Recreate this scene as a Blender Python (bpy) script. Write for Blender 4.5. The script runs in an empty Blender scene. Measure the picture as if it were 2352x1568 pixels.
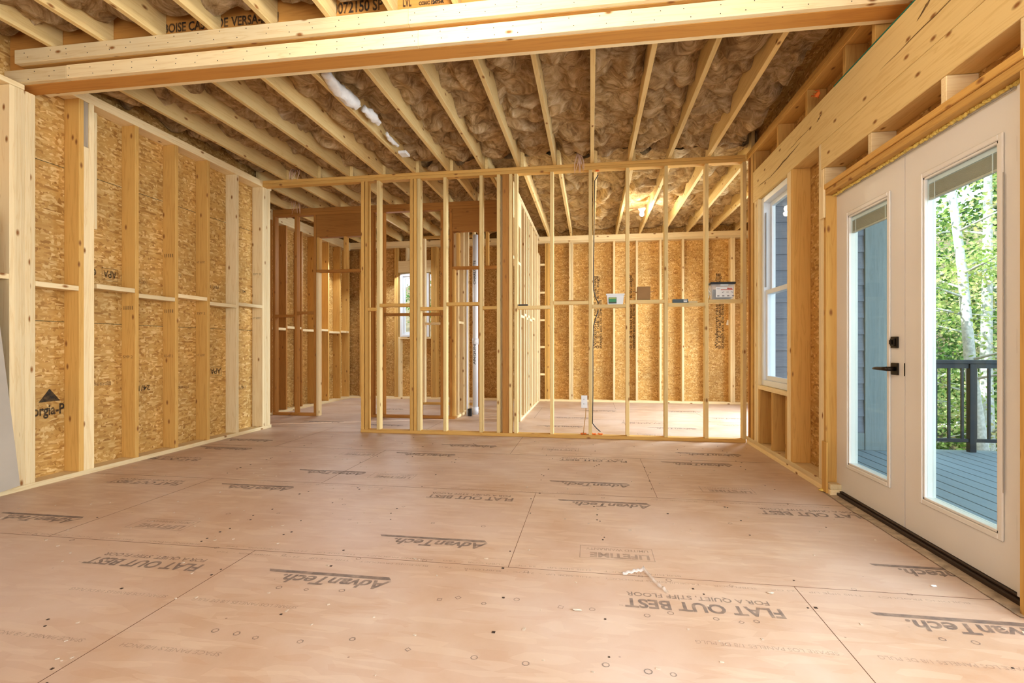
import bpy, bmesh, math, random
from mathutils import Vector, Matrix, noise
random.seed(7)
COL = bpy.context.scene.collection
R = math.radians

# ------------------------------------------------------------------ materials
def new_mat(name):
    m = bpy.data.materials.new(name); m.use_nodes = True
    nt = m.node_tree
    b = nt.nodes['Principled BSDF']
    return m, nt, nt.nodes, nt.links, b

def ramp(N, stops, interp='LINEAR'):
    r = N.new('ShaderNodeValToRGB'); cr = r.color_ramp; cr.interpolation = interp
    while len(cr.elements) < len(stops): cr.elements.new(0.5)
    for e, (p, c) in zip(cr.elements, stops):
        e.position = p; e.color = (*c, 1) if len(c) == 3 else c
    return r

def mixc(N, L, fac, a, b, mode='MIX'):
    n = N.new('ShaderNodeMix'); n.data_type = 'RGBA'; n.blend_type = mode
    for sock, v in ((n.inputs[0], fac), (n.inputs[6], a), (n.inputs[7], b)):
        if isinstance(v, bpy.types.NodeSocket): L.new(v, sock)
        elif isinstance(v, (int, float)): sock.default_value = v
        else: sock.default_value = (*v, 1)
    return n.outputs[2]

def plain(name, col, rough=0.6, metal=0.0, bump=0.0, bscale=40, var=0.0, **kw):
    m, nt, N, L, b = new_mat(name)
    b.inputs['Base Color'].default_value = (*col, 1)
    b.inputs['Roughness'].default_value = rough
    b.inputs['Metallic'].default_value = metal
    for k, v in kw.items():
        b.inputs[k.replace('_', ' ')].default_value = v
    tc = N.new('ShaderNodeTexCoord')
    nz = N.new('ShaderNodeTexNoise'); nz.inputs['Scale'].default_value = bscale; nz.inputs['Detail'].default_value = 4
    L.new(tc.outputs['Object'], nz.inputs['Vector'])
    if var:
        r = ramp(N, [(0.3, tuple(c*(1-var) for c in col)), (0.7, tuple(min(1, c*(1+var)) for c in col))])
        L.new(nz.outputs['Fac'], r.inputs['Fac']); L.new(r.outputs['Color'], b.inputs['Base Color'])
    if bump:
        bp = N.new('ShaderNodeBump'); bp.inputs['Strength'].default_value = bump; bp.inputs['Distance'].default_value = 0.01
        L.new(nz.outputs['Fac'], bp.inputs['Height']); L.new(bp.outputs['Normal'], b.inputs['Normal'])
    return m

def wood(name, light, dark, axis, knots=0.80, rings=1.0):
    m, nt, N, L, b = new_mat(name)
    b.inputs['Roughness'].default_value = 0.72
    tc = N.new('ShaderNodeTexCoord'); oi = N.new('ShaderNodeObjectInfo')
    mul = N.new('ShaderNodeMath'); mul.operation = 'MULTIPLY'; mul.inputs[1].default_value = 37.0
    L.new(oi.outputs['Random'], mul.inputs[0])
    add = N.new('ShaderNodeVectorMath'); add.operation = 'ADD'
    L.new(tc.outputs['Object'], add.inputs[0]); L.new(mul.outputs[0], add.inputs[1])
    mp = N.new('ShaderNodeMapping')
    s = [16, 16, 16]; s[axis] = 0.9
    mp.inputs['Scale'].default_value = s
    # knots push the grain aside
    sx = N.new('ShaderNodeSeparateXYZ'); L.new(add.outputs[0], sx.inputs[0])
    oth = [i for i in range(3) if i != axis]
    sm = N.new('ShaderNodeMath'); sm.operation = 'ADD'; L.new(sx.outputs[oth[0]], sm.inputs[0]); L.new(sx.outputs[oth[1]], sm.inputs[1])
    s8 = N.new('ShaderNodeMath'); s8.operation = 'MULTIPLY'; s8.inputs[1].default_value = 2.1; L.new(sm.outputs[0], s8.inputs[0])
    cx = N.new('ShaderNodeCombineXYZ'); L.new(sx.outputs[axis], cx.inputs[0]); L.new(s8.outputs[0], cx.inputs[1])
    vo = N.new('ShaderNodeTexVoronoi'); vo.voronoi_dimensions = '2D'; vo.inputs['Scale'].default_value = 5.0
    L.new(cx.outputs[0], vo.inputs['Vector'])
    kn = ramp(N, [(0.05, (1, 1, 1)), (0.09, (0.6, .6, .6)), (0.15, (0, 0, 0))])
    L.new(vo.outputs['Distance'], kn.inputs['Fac'])
    sep = N.new('ShaderNodeSeparateColor'); L.new(vo.outputs['Color'], sep.inputs[0])
    gt = N.new('ShaderNodeMath'); gt.operation = 'GREATER_THAN'; gt.inputs[1].default_value = knots
    L.new(sep.outputs[0], gt.inputs[0])
    kf = N.new('ShaderNodeMath'); kf.operation = 'MULTIPLY'
    L.new(kn.outputs['Color'], kf.inputs[0]); L.new(gt.outputs[0], kf.inputs[1])
    L.new(add.outputs[0], mp.inputs['Vector'])
    n1 = N.new('ShaderNodeTexNoise'); n1.inputs['Scale'].default_value = 1.6 * rings
    n1.inputs['Detail'].default_value = 5; n1.inputs['Distortion'].default_value = 0.6
    L.new(mp.outputs[0], n1.inputs['Vector'])
    w = N.new('ShaderNodeMath'); w.operation = 'MULTIPLY'; w.inputs[1].default_value = 5.0
    L.new(n1.outputs['Fac'], w.inputs[0])
    fr = N.new('ShaderNodeMath'); fr.operation = 'PINGPONG'; fr.inputs[1].default_value = 0.5
    L.new(w.outputs[0], fr.inputs[0])
    r1 = ramp(N, [(0.0, dark), (0.35, tuple(0.75*a+0.25*c for a, c in zip(light, dark))), (1.0, light)])
    fr2 = N.new('ShaderNodeMath'); fr2.operation = 'MULTIPLY'; fr2.inputs[1].default_value = 2.0
    L.new(fr.outputs[0], fr2.inputs[0]); L.new(fr2.outputs[0], r1.inputs['Fac'])
    base = mixc(N, L, 0.62, r1.outputs['Color'], light)
    # large soft tone change from board to board
    hv = N.new('ShaderNodeHueSaturation')
    mr = N.new('ShaderNodeMapRange'); mr.inputs[3].default_value = 0.86; mr.inputs[4].default_value = 1.1
    L.new(oi.outputs['Random'], mr.inputs[0]); L.new(mr.outputs[0], hv.inputs['Value'])
    L.new(base, hv.inputs['Color'])
    c2 = mixc(N, L, kf.outputs[0], hv.outputs[0], (0.30, 0.13, 0.035))
    L.new(c2, b.inputs['Base Color'])
    bp = N.new('ShaderNodeBump'); bp.inputs['Strength'].default_value = 0.12; bp.inputs['Distance'].default_value = 0.004
    L.new(n1.outputs['Fac'], bp.inputs['Height']); L.new(bp.outputs['Normal'], b.inputs['Normal'])
    return m

PALE = ((0.86, 0.69, 0.41), (0.68, 0.45, 0.19))
HONEY = ((0.68, 0.41, 0.125), (0.46, 0.22, 0.045))
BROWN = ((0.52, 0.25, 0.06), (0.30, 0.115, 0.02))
STRAW = ((0.80, 0.60, 0.285), (0.60, 0.38, 0.125))
WOOD = {}
for nm, (a, d) in dict(pale=PALE, straw=STRAW, honey=HONEY, brown=BROWN).items():
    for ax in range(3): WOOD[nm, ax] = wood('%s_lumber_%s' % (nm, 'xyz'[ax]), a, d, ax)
WOOD['lvl', 0] = wood('laminated_veneer', (0.60, 0.30, 0.075), (0.42, 0.17, 0.035), 0, knots=2, rings=0.6)
GREYWOOD = wood('weathered_lumber', (0.42, 0.35, 0.26), (0.18, 0.13, 0.08), 2)

def osb_mat(name, cols, rot=0.0, scale=48):
    m, nt, N, L, b = new_mat(name)
    b.inputs['Roughness'].default_value = 0.6
    tc = N.new('ShaderNodeTexCoord')
    prev = None; hs = []
    for i, (ang, sc) in enumerate(((0.35, scale), (-0.5, scale*0.8), (1.35, scale*0.9), (0.05, scale*1.4))):
        mp = N.new('ShaderNodeMapping'); mp.inputs['Rotation'].default_value = (ang+rot, ang+rot, ang+rot)
        mp.inputs['Scale'].default_value = (1, 0.28, 1) if i % 2 else (0.28, 1, 0.9)
        mp.inputs['Location'].default_value = (i*3.1, i*1.7, i*5.3)
        L.new(tc.outputs['Object'], mp.inputs['Vector'])
        vo = N.new('ShaderNodeTexVoronoi'); vo.inputs['Scale'].default_value = sc; vo.inputs['Randomness'].default_value = 1
        L.new(mp.outputs[0], vo.inputs['Vector'])
        sp = N.new('ShaderNodeSeparateColor'); L.new(vo.outputs['Color'], sp.inputs[0])
        r = ramp(N, [(0.0, cols[0]), (0.25, cols[1]), (0.7, cols[2]), (1.0, cols[3])])
        L.new(sp.outputs[0], r.inputs['Fac'])
        if prev is None: prev = r.outputs['Color']
        else:
            g = N.new('ShaderNodeMath'); g.operation = 'GREATER_THAN'; g.inputs[1].default_value = 0.55
            L.new(sp.outputs[1], g.inputs[0])
            prev = mixc(N, L, g.outputs[0], prev, r.outputs['Color'])
        hs.append(sp.outputs[2])
    big = N.new('ShaderNodeTexNoise'); big.inputs['Scale'].default_value = 2.2; big.inputs['Detail'].default_value = 3
    L.new(tc.outputs['Object'], big.inputs['Vector'])
    rb = ramp(N, [(0.3, (0.82, 0.82, 0.82)), (0.7, (1.08, 1.04, 1.0))])
    L.new(big.outputs['Fac'], rb.inputs['Fac'])
    L.new(mixc(N, L, 1.0, prev, rb.outputs['Color'], 'MULTIPLY'), b.inputs['Base Color'])
    bp = N.new('ShaderNodeBump'); bp.inputs['Strength'].default_value = 0.25; bp.inputs['Distance'].default_value = 0.002
    L.new(hs[0], bp.inputs['Height']); L.new(bp.outputs['Normal'], b.inputs['Normal'])
    return m
OSB = osb_mat('oriented_strand_board', [(0.40, 0.21, 0.055), (0.57, 0.335, 0.10), (0.63, 0.395, 0.135), (0.80, 0.58, 0.27)])

def floor_mat():
    m, nt, N, L, b = new_mat('subfloor_board')
    b.inputs['Roughness'].default_value = 0.48
    geo = N.new('ShaderNodeNewGeometry')
    n1 = N.new('ShaderNodeTexNoise'); n1.inputs['Scale'].default_value = 2.0; n1.inputs['Detail'].default_value = 8; n1.inputs['Roughness'].default_value = 0.6
    L.new(geo.outputs['Position'], n1.inputs['Vector'])
    r1 = ramp(N, [(0.28, (0.50, 0.32, 0.205)), (0.5, (0.58, 0.41, 0.29)), (0.72, (0.65, 0.50, 0.39))])
    L.new(n1.outputs['Fac'], r1.inputs['Fac'])
    # flakes, lying mostly across the panel
    prev = r1.outputs['Color']
    for i, (ang, sc, th) in enumerate(((0.15, 26, 0.80), (-0.4, 34, 0.86), (1.2, 30, 0.90))):
        mp = N.new('ShaderNodeMapping'); mp.inputs['Rotation'].default_value = (0, 0, ang)
        mp.inputs['Scale'].default_value = (0.22, 1, 1); mp.inputs['Location'].default_value = (i, 2*i, 0)
        L.new(geo.outputs['Position'], mp.inputs['Vector'])
        vo = N.new('ShaderNodeTexVoronoi'); vo.inputs['Scale'].default_value = sc
        L.new(mp.outputs[0], vo.inputs['Vector'])
        sp = N.new('ShaderNodeSeparateColor'); L.new(vo.outputs['Color'], sp.inputs[0])
        g = N.new('ShaderNodeMath'); g.operation = 'GREATER_THAN'; g.inputs[1].default_value = th; L.new(sp.outputs[0], g.inputs[0])
        g2 = N.new('ShaderNodeMath'); g2.operation = 'MULTIPLY'; g2.inputs[1].default_value = 0.16; L.new(g.outputs[0], g2.inputs[0])
        prev = mixc(N, L, g2.outputs[0], prev, [(0.80, 0.66, 0.50), (0.47, 0.25, 0.13), (0.78, 0.62, 0.46)][i])
    # small dark specks
    vo = N.new('ShaderNodeTexVoronoi'); vo.inputs['Scale'].default_value = 9
    L.new(geo.outputs['Position'], vo.inputs['Vector'])
    rs = ramp(N, [(0.025, (1, 1, 1)), (0.05, (0, 0, 0))]); L.new(vo.outputs['Distance'], rs.inputs['Fac'])
    sp = N.new('ShaderNodeSeparateColor'); L.new(vo.outputs['Color'], sp.inputs[0])
    g = N.new('ShaderNodeMath'); g.operation = 'GREATER_THAN'; g.inputs[1].default_value = 0.72; L.new(sp.outputs[0], g.inputs[0])
    k = N.new('ShaderNodeMath'); k.operation = 'MULTIPLY'; L.new(rs.outputs['Color'], k.inputs[0]); L.new(g.outputs[0], k.inputs[1])
    k2 = N.new('ShaderNodeMath'); k2.operation = 'MULTIPLY'; k2.inputs[1].default_value = 0.7; L.new(k.outputs[0], k2.inputs[0])
    prev = mixc(N, L, k2.outputs[0], prev, (0.2, 0.11, 0.07))
    # dusty pale patches
    n2 = N.new('ShaderNodeTexNoise'); n2.inputs['Scale'].default_value = 0.9; n2.inputs['Detail'].default_value = 3
    L.new(geo.outputs['Position'], n2.inputs['Vector'])
    r2 = ramp(N, [(0.42, (0, 0, 0)), (0.68, (0.45, 0.45, 0.45))]); L.new(n2.outputs['Fac'], r2.inputs['Fac'])
    prev = mixc(N, L, r2.outputs['Color'], prev, (0.68, 0.56, 0.50))
    L.new(prev, b.inputs['Base Color'])
    bp = N.new('ShaderNodeBump'); bp.inputs['Strength'].default_value = 0.08; bp.inputs['Distance'].default_value = 0.003
    L.new(n1.outputs['Fac'], bp.inputs['Height']); L.new(bp.outputs['Normal'], b.inputs['Normal'])
    return m
FLOOR = floor_mat()

def insul_mat(name, cols):
    m, nt, N, L, b = new_mat(name)
    b.inputs['Roughness'].default_value = 0.95
    b.inputs['Specular IOR Level'].default_value = 0.1
    geo = N.new('ShaderNodeNewGeometry')
    n0 = N.new('ShaderNodeTexNoise'); n0.inputs['Scale'].default_value = 3; n0.inputs['Detail'].default_value = 2
    L.new(geo.outputs['Position'], n0.inputs['Vector'])
    n1 = N.new('ShaderNodeTexNoise'); n1.inputs['Scale'].default_value = 5.5; n1.inputs['Detail'].default_value = 10
    n1.inputs['Roughness'].default_value = 0.68; n1.inputs['Distortion'].default_value = 2.6
    L.new(geo.outputs['Position'], n1.inputs['Vector'])
    r = ramp(N, [(0.30, cols[0]), (0.48, cols[1]), (0.62, cols[2]), (0.78, cols[3])])
    L.new(n1.outputs['Fac'], r.inputs['Fac'])
    r0 = ramp(N, [(0.3, (0.86, 0.84, 0.84)), (0.7, (1.12, 1.08, 1.0))]); L.new(n0.outputs['Fac'], r0.inputs['Fac'])
    L.new(mixc(N, L, 1.0, r.outputs['Color'], r0.outputs['Color'], 'MULTIPLY'), b.inputs['Base Color'])
    bp = N.new('ShaderNodeBump'); bp.inputs['Strength'].default_value = 1.0; bp.inputs['Distance'].default_value = 0.05
    L.new(n1.outputs['Fac'], bp.inputs['Height']); L.new(bp.outputs['Normal'], b.inputs['Normal'])
    return m
INSUL = insul_mat('brown_fibreglass', [(0.27, 0.155, 0.065), (0.58, 0.40, 0.21), (0.76, 0.58, 0.36), (0.92, 0.78, 0.56)])

INSUL_LIT = insul_mat('brown_fibreglass_lit', [(0.30, 0.18, 0.08), (0.62, 0.46, 0.26), (0.78, 0.62, 0.38), (0.90, 0.78, 0.54)])  # paler copy of the brown batts, bedroom light put into the colour

def glass_mat(name, tint=(0.93, 0.97, 0.97), strength=1.0):
    m = bpy.data.materials.new(name); m.use_nodes = True
    nt = m.node_tree; N = nt.nodes; L = nt.links; N.clear()
    out = N.new('ShaderNodeOutputMaterial'); tr = N.new('ShaderNodeBsdfTransparent'); gl = N.new('ShaderNodeBsdfGlossy')
    tr.inputs[0].default_value = (*tint, 1); gl.inputs['Roughness'].default_value = 0.01
    lw = N.new('ShaderNodeLayerWeight'); lw.inputs[0].default_value = 0.5
    fr = ramp(N, [(0.0, (.012, .012, .012)), (0.6, (.018, .018, .018)), (0.85, (.06, .06, .06)), (1.0, (.6, .6, .6))]); L.new(lw.outputs['Facing'], fr.inputs['Fac'])
    mx = N.new('ShaderNodeMixShader')
    L.new(fr.outputs[0], mx.inputs[0]); L.new(tr.outputs[0], mx.inputs[1]); L.new(gl.outputs[0], mx.inputs[2])
    L.new(mx.outputs[0], out.inputs[0])
    return m
GLASS = glass_mat('clear_glass')

def ink(name, col, alpha):
    m = bpy.data.materials.new(name); m.use_nodes = True
    nt = m.node_tree; N = nt.nodes; L = nt.links; N.clear()
    out = N.new('ShaderNodeOutputMaterial'); tr = N.new('ShaderNodeBsdfTransparent'); df = N.new('ShaderNodeBsdfDiffuse')
    df.inputs[0].default_value = (*col, 1)
    geo = N.new('ShaderNodeNewGeometry'); nz = N.new('ShaderNodeTexNoise'); nz.inputs['Scale'].default_value = 25; nz.inputs['Detail'].default_value = 5
    L.new(geo.outputs['Position'], nz.inputs['Vector'])
    mr = N.new('ShaderNodeMapRange'); mr.inputs[1].default_value = 0.3; mr.inputs[2].default_value = 0.65
    mr.inputs[3].default_value = alpha*0.55; mr.inputs[4].default_value = alpha*1.1
    L.new(nz.outputs['Fac'], mr.inputs[0])
    mx = N.new('ShaderNodeMixShader')
    L.new(mr.outputs[0], mx.inputs[0]); L.new(tr.outputs[0], mx.inputs[1]); L.new(df.outputs[0], mx.inputs[2])
    L.new(mx.outputs[0], out.inputs[0])
    return m
INK_FLOOR = ink('grey_floor_ink', (0.16, 0.15, 0.15), 0.48)
INK_FAINT = ink('faint_floor_ink', (0.22, 0.19, 0.18), 0.3)
INK_WALL = ink('black_board_ink', (0.07, 0.06, 0.05), 0.8)
INK_PALE = ink('pale_board_ink', (0.12, 0.1, 0.08), 0.5)

def emit(name, col, s):
    m = bpy.data.materials.new(name); m.use_nodes = True
    nt = m.node_tree; N = nt.nodes; L = nt.links; N.clear()
    o = N.new('ShaderNodeOutputMaterial'); e = N.new('ShaderNodeEmission')
    e.inputs[0].default_value = (*col, 1); e.inputs[1].default_value = s; L.new(e.outputs[0], o.inputs[0])
    return m

WHITE_PAINT = plain('white_door_paint', (0.80, 0.76, 0.70), 0.4, var=0.02, bscale=3)
VINYL = plain('white_vinyl', (0.82, 0.85, 0.88), 0.35)
BRONZE = plain('dark_bronze', (0.05, 0.04, 0.03), 0.4, 0.8)
THRESH = plain('brown_threshold', (0.07, 0.045, 0.03), 0.45, 0.3)
NICKEL = plain('grey_hinge_metal', (0.45, 0.44, 0.42), 0.35, 0.9)
FOAM = plain('yellow_spray_foam', (0.82, 0.62, 0.18), 0.7, bump=0.6, bscale=60, var=0.15)
ORANGE = plain('orange_fire_foam', (0.85, 0.22, 0.04), 0.7, bump=0.5, bscale=80)
BLACK = plain('black_plastic', (0.02, 0.02, 0.022), 0.4)
CABLE = plain('dark_cable_jacket', (0.03, 0.028, 0.025), 0.5)
CABLE_Y = plain('orange_cable_jacket', (0.55, 0.33, 0.12), 0.5)
PVC = plain('white_pvc', (0.82, 0.84, 0.88), 0.35)
CARD = plain('brown_cardboard', (0.36, 0.21, 0.09), 0.8, var=0.08, bscale=8)
CARD_D = plain('slate_carton', (0.10, 0.13, 0.14), 0.6)
GREEN = plain('green_label', (0.05, 0.28, 0.11), 0.5)
YGREEN = plain('yellow_green_label', (0.45, 0.5, 0.12), 0.5)
PAPER = plain('white_paper', (0.85, 0.85, 0.84), 0.6)
RED = plain('red_print', (0.62, 0.10, 0.07), 0.6)
TUBW = plain('white_tub_plastic', (0.80, 0.80, 0.78), 0.4)
BLIND = plain('cream_blind_slat', (0.62, 0.56, 0.46), 0.5)
SCRIM = plain('white_foam_wrap', (0.82, 0.80, 0.76), 0.6, bump=0.5, bscale=30, var=0.06)
WISP = plain('tan_fibre_wisp', (0.72, 0.5, 0.36), 0.95)
TEAL = plain('teal_sealer_foam', (0.02, 0.18, 0.12), 0.7)
SIDING = wood('grey_lap_siding', (0.24, 0.26, 0.31), (0.15, 0.16, 0.2), 0, knots=2)
TRIMG = wood('grey_green_trim', (0.27, 0.31, 0.31), (0.19, 0.22, 0.22), 2, knots=2)
DECK = wood('grey_deck_board', (0.27, 0.33, 0.36), (0.21, 0.26, 0.28), 1, knots=2)
RAIL = plain('dark_rail_metal', (0.035, 0.04, 0.045), 0.4, 0.3)
DEBRIS = plain('pale_wood_scrap', (0.62, 0.5, 0.38), 0.8, var=0.2, bscale=30)
FLASH = plain('torn_flashing_tape', (0.45, 0.36, 0.26), 0.6, var=0.35, bscale=18)
TRANSLU = plain('clear_poly_strap', (0.85, 0.78, 0.72), 0.25, Alpha=0.45)
TUBCLEAR = plain('clear_bin_plastic', (0.75, 0.78, 0.8), 0.15, Alpha=0.38)

# ------------------------------------------------------------------ geometry helpers
def tagk(o, label=None, cat=None, group=None, kind=None):
    if label: o['label'] = label
    if cat: o['category'] = cat
    if group: o['group'] = group
    if kind: o['kind'] = kind
    return o

def fin(name, bm, mat, parent=None, smooth=False, keep=False):
    """link a bmesh given in world coordinates as one object, origin at its own centre"""
    if keep: c = Vector((0, 0, 0))
    else:
        xs = [v.co for v in bm.verts]
        c = Vector([(min(v[i] for v in xs)+max(v[i] for v in xs))/2 for i in range(3)])
        bmesh.ops.translate(bm, verts=bm.verts, vec=-c)
    me = bpy.data.meshes.new(name); bm.normal_update(); bm.to_mesh(me); bm.free()
    me.materials.append(mat)
    if smooth: me.polygons.foreach_set('use_smooth', [True]*len(me.polygons))
    o = bpy.data.objects.new(name, me); COL.objects.link(o)
    if parent:
        o.parent = parent
        pw = Vector((0, 0, 0)); p = parent
        while p: pw += Vector(p.location); p = p.parent
        o.location = c - pw
    else: o.location = c
    return o

def empty(name, loc=(0, 0, 0), parent=None):
    o = bpy.data.objects.new(name, None); COL.objects.link(o); o.location = loc
    o.empty_display_size = 0.1
    if parent: o.parent = parent
    return o

def addbox(bm, x0, x1, y0, y1, z0, z1, bev=0.0, rot=None):
    M = Matrix.Translation(((x0+x1)/2, (y0+y1)/2, (z0+z1)/2))
    if rot is not None: M = M @ rot
    M = M @ Matrix.Diagonal((abs(x1-x0), abs(y1-y0), abs(z1-z0), 1))
    t = bmesh.new(); bmesh.ops.create_cube(t, size=1.0, matrix=M)
    if bev: bmesh.ops.bevel(t, geom=list(t.edges), offset=bev, segments=1, affect='EDGES')
    me = bpy.data.meshes.new('t'); t.to_mesh(me); t.free(); bm.from_mesh(me); bpy.data.meshes.remove(me)
    return bm

def box(name, x0, x1, y0, y1, z0, z1, mat, parent=None, bev=0.0, rot=None):
    return fin(name, addbox(bmesh.new(), x0, x1, y0, y1, z0, z1, bev, rot), mat, parent)

def board(name, x0, x1, y0, y1, z0, z1, parent, tint='pale', bev=0.0025):
    d = (x1-x0, y1-y0, z1-z0); ax = d.index(max(d))
    return box(name, x0, x1, y0, y1, z0, z1, WOOD[tint, ax], parent, bev)

def addtube(bm, pts, rad, n=8, caps=True):
    pts = [Vector(p) for p in pts]; rings = []
    rads = rad if isinstance(rad, (list, tuple)) else [rad]*len(pts)
    up = Vector((0.31, 0.17, 0.93)).normalized()
    for i, p in enumerate(pts):
        d = (pts[min(i+1, len(pts)-1)] - pts[max(i-1, 0)]).normalized()
        a = d.cross(up)
        if a.length < 0.15: a = d.cross(Vector((1, 0, 0)))
        a.normalize(); b = d.cross(a).normalized()
        rings.append([bm.verts.new(p + (a*math.cos(2*math.pi*k/n) + b*math.sin(2*math.pi*k/n))*rads[i]) for k in range(n)])
    for r0, r1 in zip(rings, rings[1:]):
        for k in range(n): bm.faces.new((r0[k], r0[(k+1) % n], r1[(k+1) % n], r1[k]))
    if caps:
        bm.faces.new(rings[0][::-1]); bm.faces.new(rings[-1])
    return bm

def tube(name, pts, rad, mat, parent=None, n=8):
    return fin(name, addtube(bmesh.new(), pts, rad, n), mat, parent, smooth=True)

def blob(bm, c, r, seed=0, amp=0.35, sub=2):
    t = bmesh.new(); bmesh.ops.create_icosphere(t, subdivisions=sub, radius=1)
    for v in t.verts:
        k = 1 + amp*noise.noise(v.co*1.7 + Vector((seed*3.1, seed, 0)))
        v.co = Vector((v.co.x*r[0]*k, v.co.y*r[1]*k, v.co.z*r[2]*k)) + Vector(c)
    me = bpy.data.meshes.new('t'); t.to_mesh(me); t.free(); bm.from_mesh(me); bpy.data.meshes.remove(me)
    return bm

_text = {}
def text_bm(s, size, bold=0.0, shear=0.0, width=None, spacing=1.0):
    """flat lettering as a bmesh in its own xy plane, origin at lower left"""
    cu = bpy.data.curves.new('t', 'FONT'); cu.body = s; cu.size = size; cu.offset = bold; cu.shear = shear
    cu.space_character = spacing; cu.resolution_u = 3
    o = bpy.data.objects.new('t', cu); COL.objects.link(o)
    dg = bpy.context.evaluated_depsgraph_get(); me = bpy.data.meshes.new_from_object(o.evaluated_get(dg))
    bpy.data.objects.remove(o); bm = bmesh.new(); bm.from_mesh(me); bpy.data.meshes.remove(me)
    if width:
        w = max(v.co.x for v in bm.verts)
        for v in bm.verts: v.co.x *= width/w
    return bm

def merge(dst, src, M=None):
    if M is not None: bmesh.ops.transform(src, matrix=M, verts=src.verts)
    me = bpy.data.meshes.new('t'); src.to_mesh(me); src.free(); dst.from_mesh(me); bpy.data.meshes.remove(me)

def frame_rect(bm, x0, x1, y0, y1, t):
    for a in ((x0, x1, y0, y0+t), (x0, x1, y1-t, y1), (x0, x0+t, y0+t, y1-t), (x1-t, x1, y0+t, y1-t)):
        vs = [bm.verts.new((a[0], a[2], 0)), bm.verts.new((a[1], a[2], 0)), bm.verts.new((a[1], a[3], 0)), bm.verts.new((a[0], a[3], 0))]
        bm.faces.new(vs)

def on_floor(x, y):  # lettering reads from the far side: rotated half a turn
    return Matrix.Translation((x, y, 0.0012)) @ Matrix.Rotation(math.pi, 4, 'Z')

ORD = ['first', 'second', 'third', 'fourth', 'fifth', 'sixth', 'seventh', 'eighth', 'ninth', 'tenth', 'eleventh', 'twelfth',
       'thirteenth', 'fourteenth', 'fifteenth', 'sixteenth', 'seventeenth', 'eighteenth', 'nineteenth', 'twentieth', 'twenty-first', 'twenty-second']

XL, XR, YP, YB, YK = -3.99, 1.63, 5.72, 6.96, 9.45      # wall faces
ZT = 2.985                                              # underside of the top plates
S = 0.038

# ------------------------------------------------------------------ floor
fl = fin('floor', addbox(addbox(bmesh.new(), -4.85, 1.785, -3.0, 5.88, -0.03, 0.0), -4.85, 3.30, 5.88, 9.6, -0.03, 0.0), FLOOR); fl['kind'] = 'structure'
SEAM = plain('dark_panel_seam', (0.14, 0.075, 0.04), 0.9)
bm = bmesh.new()
rows = [(-0.10, 1.12, [-0.4, 2.04]), (1.12, 2.34, [-1.67, 0.86]), (2.34, 3.56, [-0.38, -2.9]), (3.56, 4.78, [0.445, -2.0]), (4.78, 6.0, [-3.2, -0.76, 1.68]),
        (6.0, 7.22, [-2.0, .445, 2.9]), (7.22, 8.44, [-0.8, 1.6]), (8.44, 9.6, [.4, -2, 2.8])]
for y0, y1, xs in rows:
    addbox(bm, -4.8, 3.28 if y0 > 5.9 else 1.77, y0-0.0011, y0+0.0011, -0.001, 0.0005)
    for x in xs: addbox(bm, x-0.0012, x+0.0012, y0, y1, -0.001, 0.0005)
fin('panel_seam', bm, SEAM, fl)

def merge_text_floor(name, maker, places, mat):
    proto = maker(); me = bpy.data.meshes.new(name); proto.to_mesh(me); proto.free(); me.materials.append(mat)
    for x, y in places:
        o = bpy.data.objects.new(name, me); COL.objects.link(o); o.parent = fl
        o.matrix_local = Matrix.Translation(-Vector(fl.location)) @ on_floor(x, y)
def mk_flat():
    b = bmesh.new(); merge(b, text_bm('FLAT OUT BEST', 0.098, 0.003, width=0.60))
    merge(b, text_bm('FOR A QUIET, STIFF FLOOR', 0.046, 0.0008, width=0.56), Matrix.Translation((0.03, -0.058, 0)))
    merge(b, text_bm('TM', 0.012), Matrix.Translation((0.607, 0.055, 0)))
    return b
def mk_adv():
    b = bmesh.new(); merge(b, text_bm('AdvanTech.', 0.105, 0.0028, 0.25, width=0.50))
    vs = [(0.0, -0.012), (0.03, -0.034), (0.59, -0.034), (0.60, -0.045), (0.56, -0.018), (0.1, -0.015)]
    vs = [(0.0, -0.012), (0.02, -0.040), (0.60, -0.040), (0.585, -0.016), (0.1, -0.012)]
    b.faces.new([b.verts.new((x, y, 0)) for x, y in vs])
    merge(b, text_bm('R', 0.012), Matrix.Translation((0.51, 0.05, 0)))
    return b
def mk_life():
    b = bmesh.new(); frame_rect(b, 0, 0.36, -0.055, 0.10, 0.004)
    merge(b, text_bm('LIFETIME', 0.078, 0.003, width=0.29), Matrix.Translation((0.02, 0.028, 0)))
    merge(b, text_bm('LIMITED WARRANTY', 0.040, 0.0005, width=0.31), Matrix.Translation((0.02, -0.032, 0)))
    return b
merge_text_floor('printed_slogan', mk_flat, [(0.735, 2.125), (-1.79, 2.145), (-0.51, 3.40), (-3.02, 3.40), (0.32, 4.66), (1.64, 3.385), (-3.49, 4.14), (1.0, 7.0), (-3.0, 7.9)], INK_FLOOR)
merge_text_floor('printed_maker_name', mk_adv, [(-0.865, 2.115), (-0.535, 2.60), (1.665, 2.12), (-2.13, 3.40), (0.38, 3.385), (0.285, 3.855), (-1.80, 3.89), (-3.0, 2.60),
    (-1.26, 4.66), (1.21, 4.64), (1.40, 5.07), (-0.95, 5.13), (-3.35, 4.63), (-3.42, 5.07), (-0.1, 6.55), (1.3, 6.6), (2.2, 7.6), (0.4, 8.2), (-2.4, 6.3), (-3.3, 6.45), (1.7, 8.3), (0.0, 7.35)], INK_FLOOR)
def mk_tail():
    b = bmesh.new(); merge(b, text_bm('ntech.', 0.105, 0.0028, 0.25, width=0.24))
    b.faces.new([b.verts.new((x, y, 0)) for x, y in ((0.0, -0.012), (0.0, -0.040), (0.34, -0.040), (0.325, -0.016))])
    return b
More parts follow.
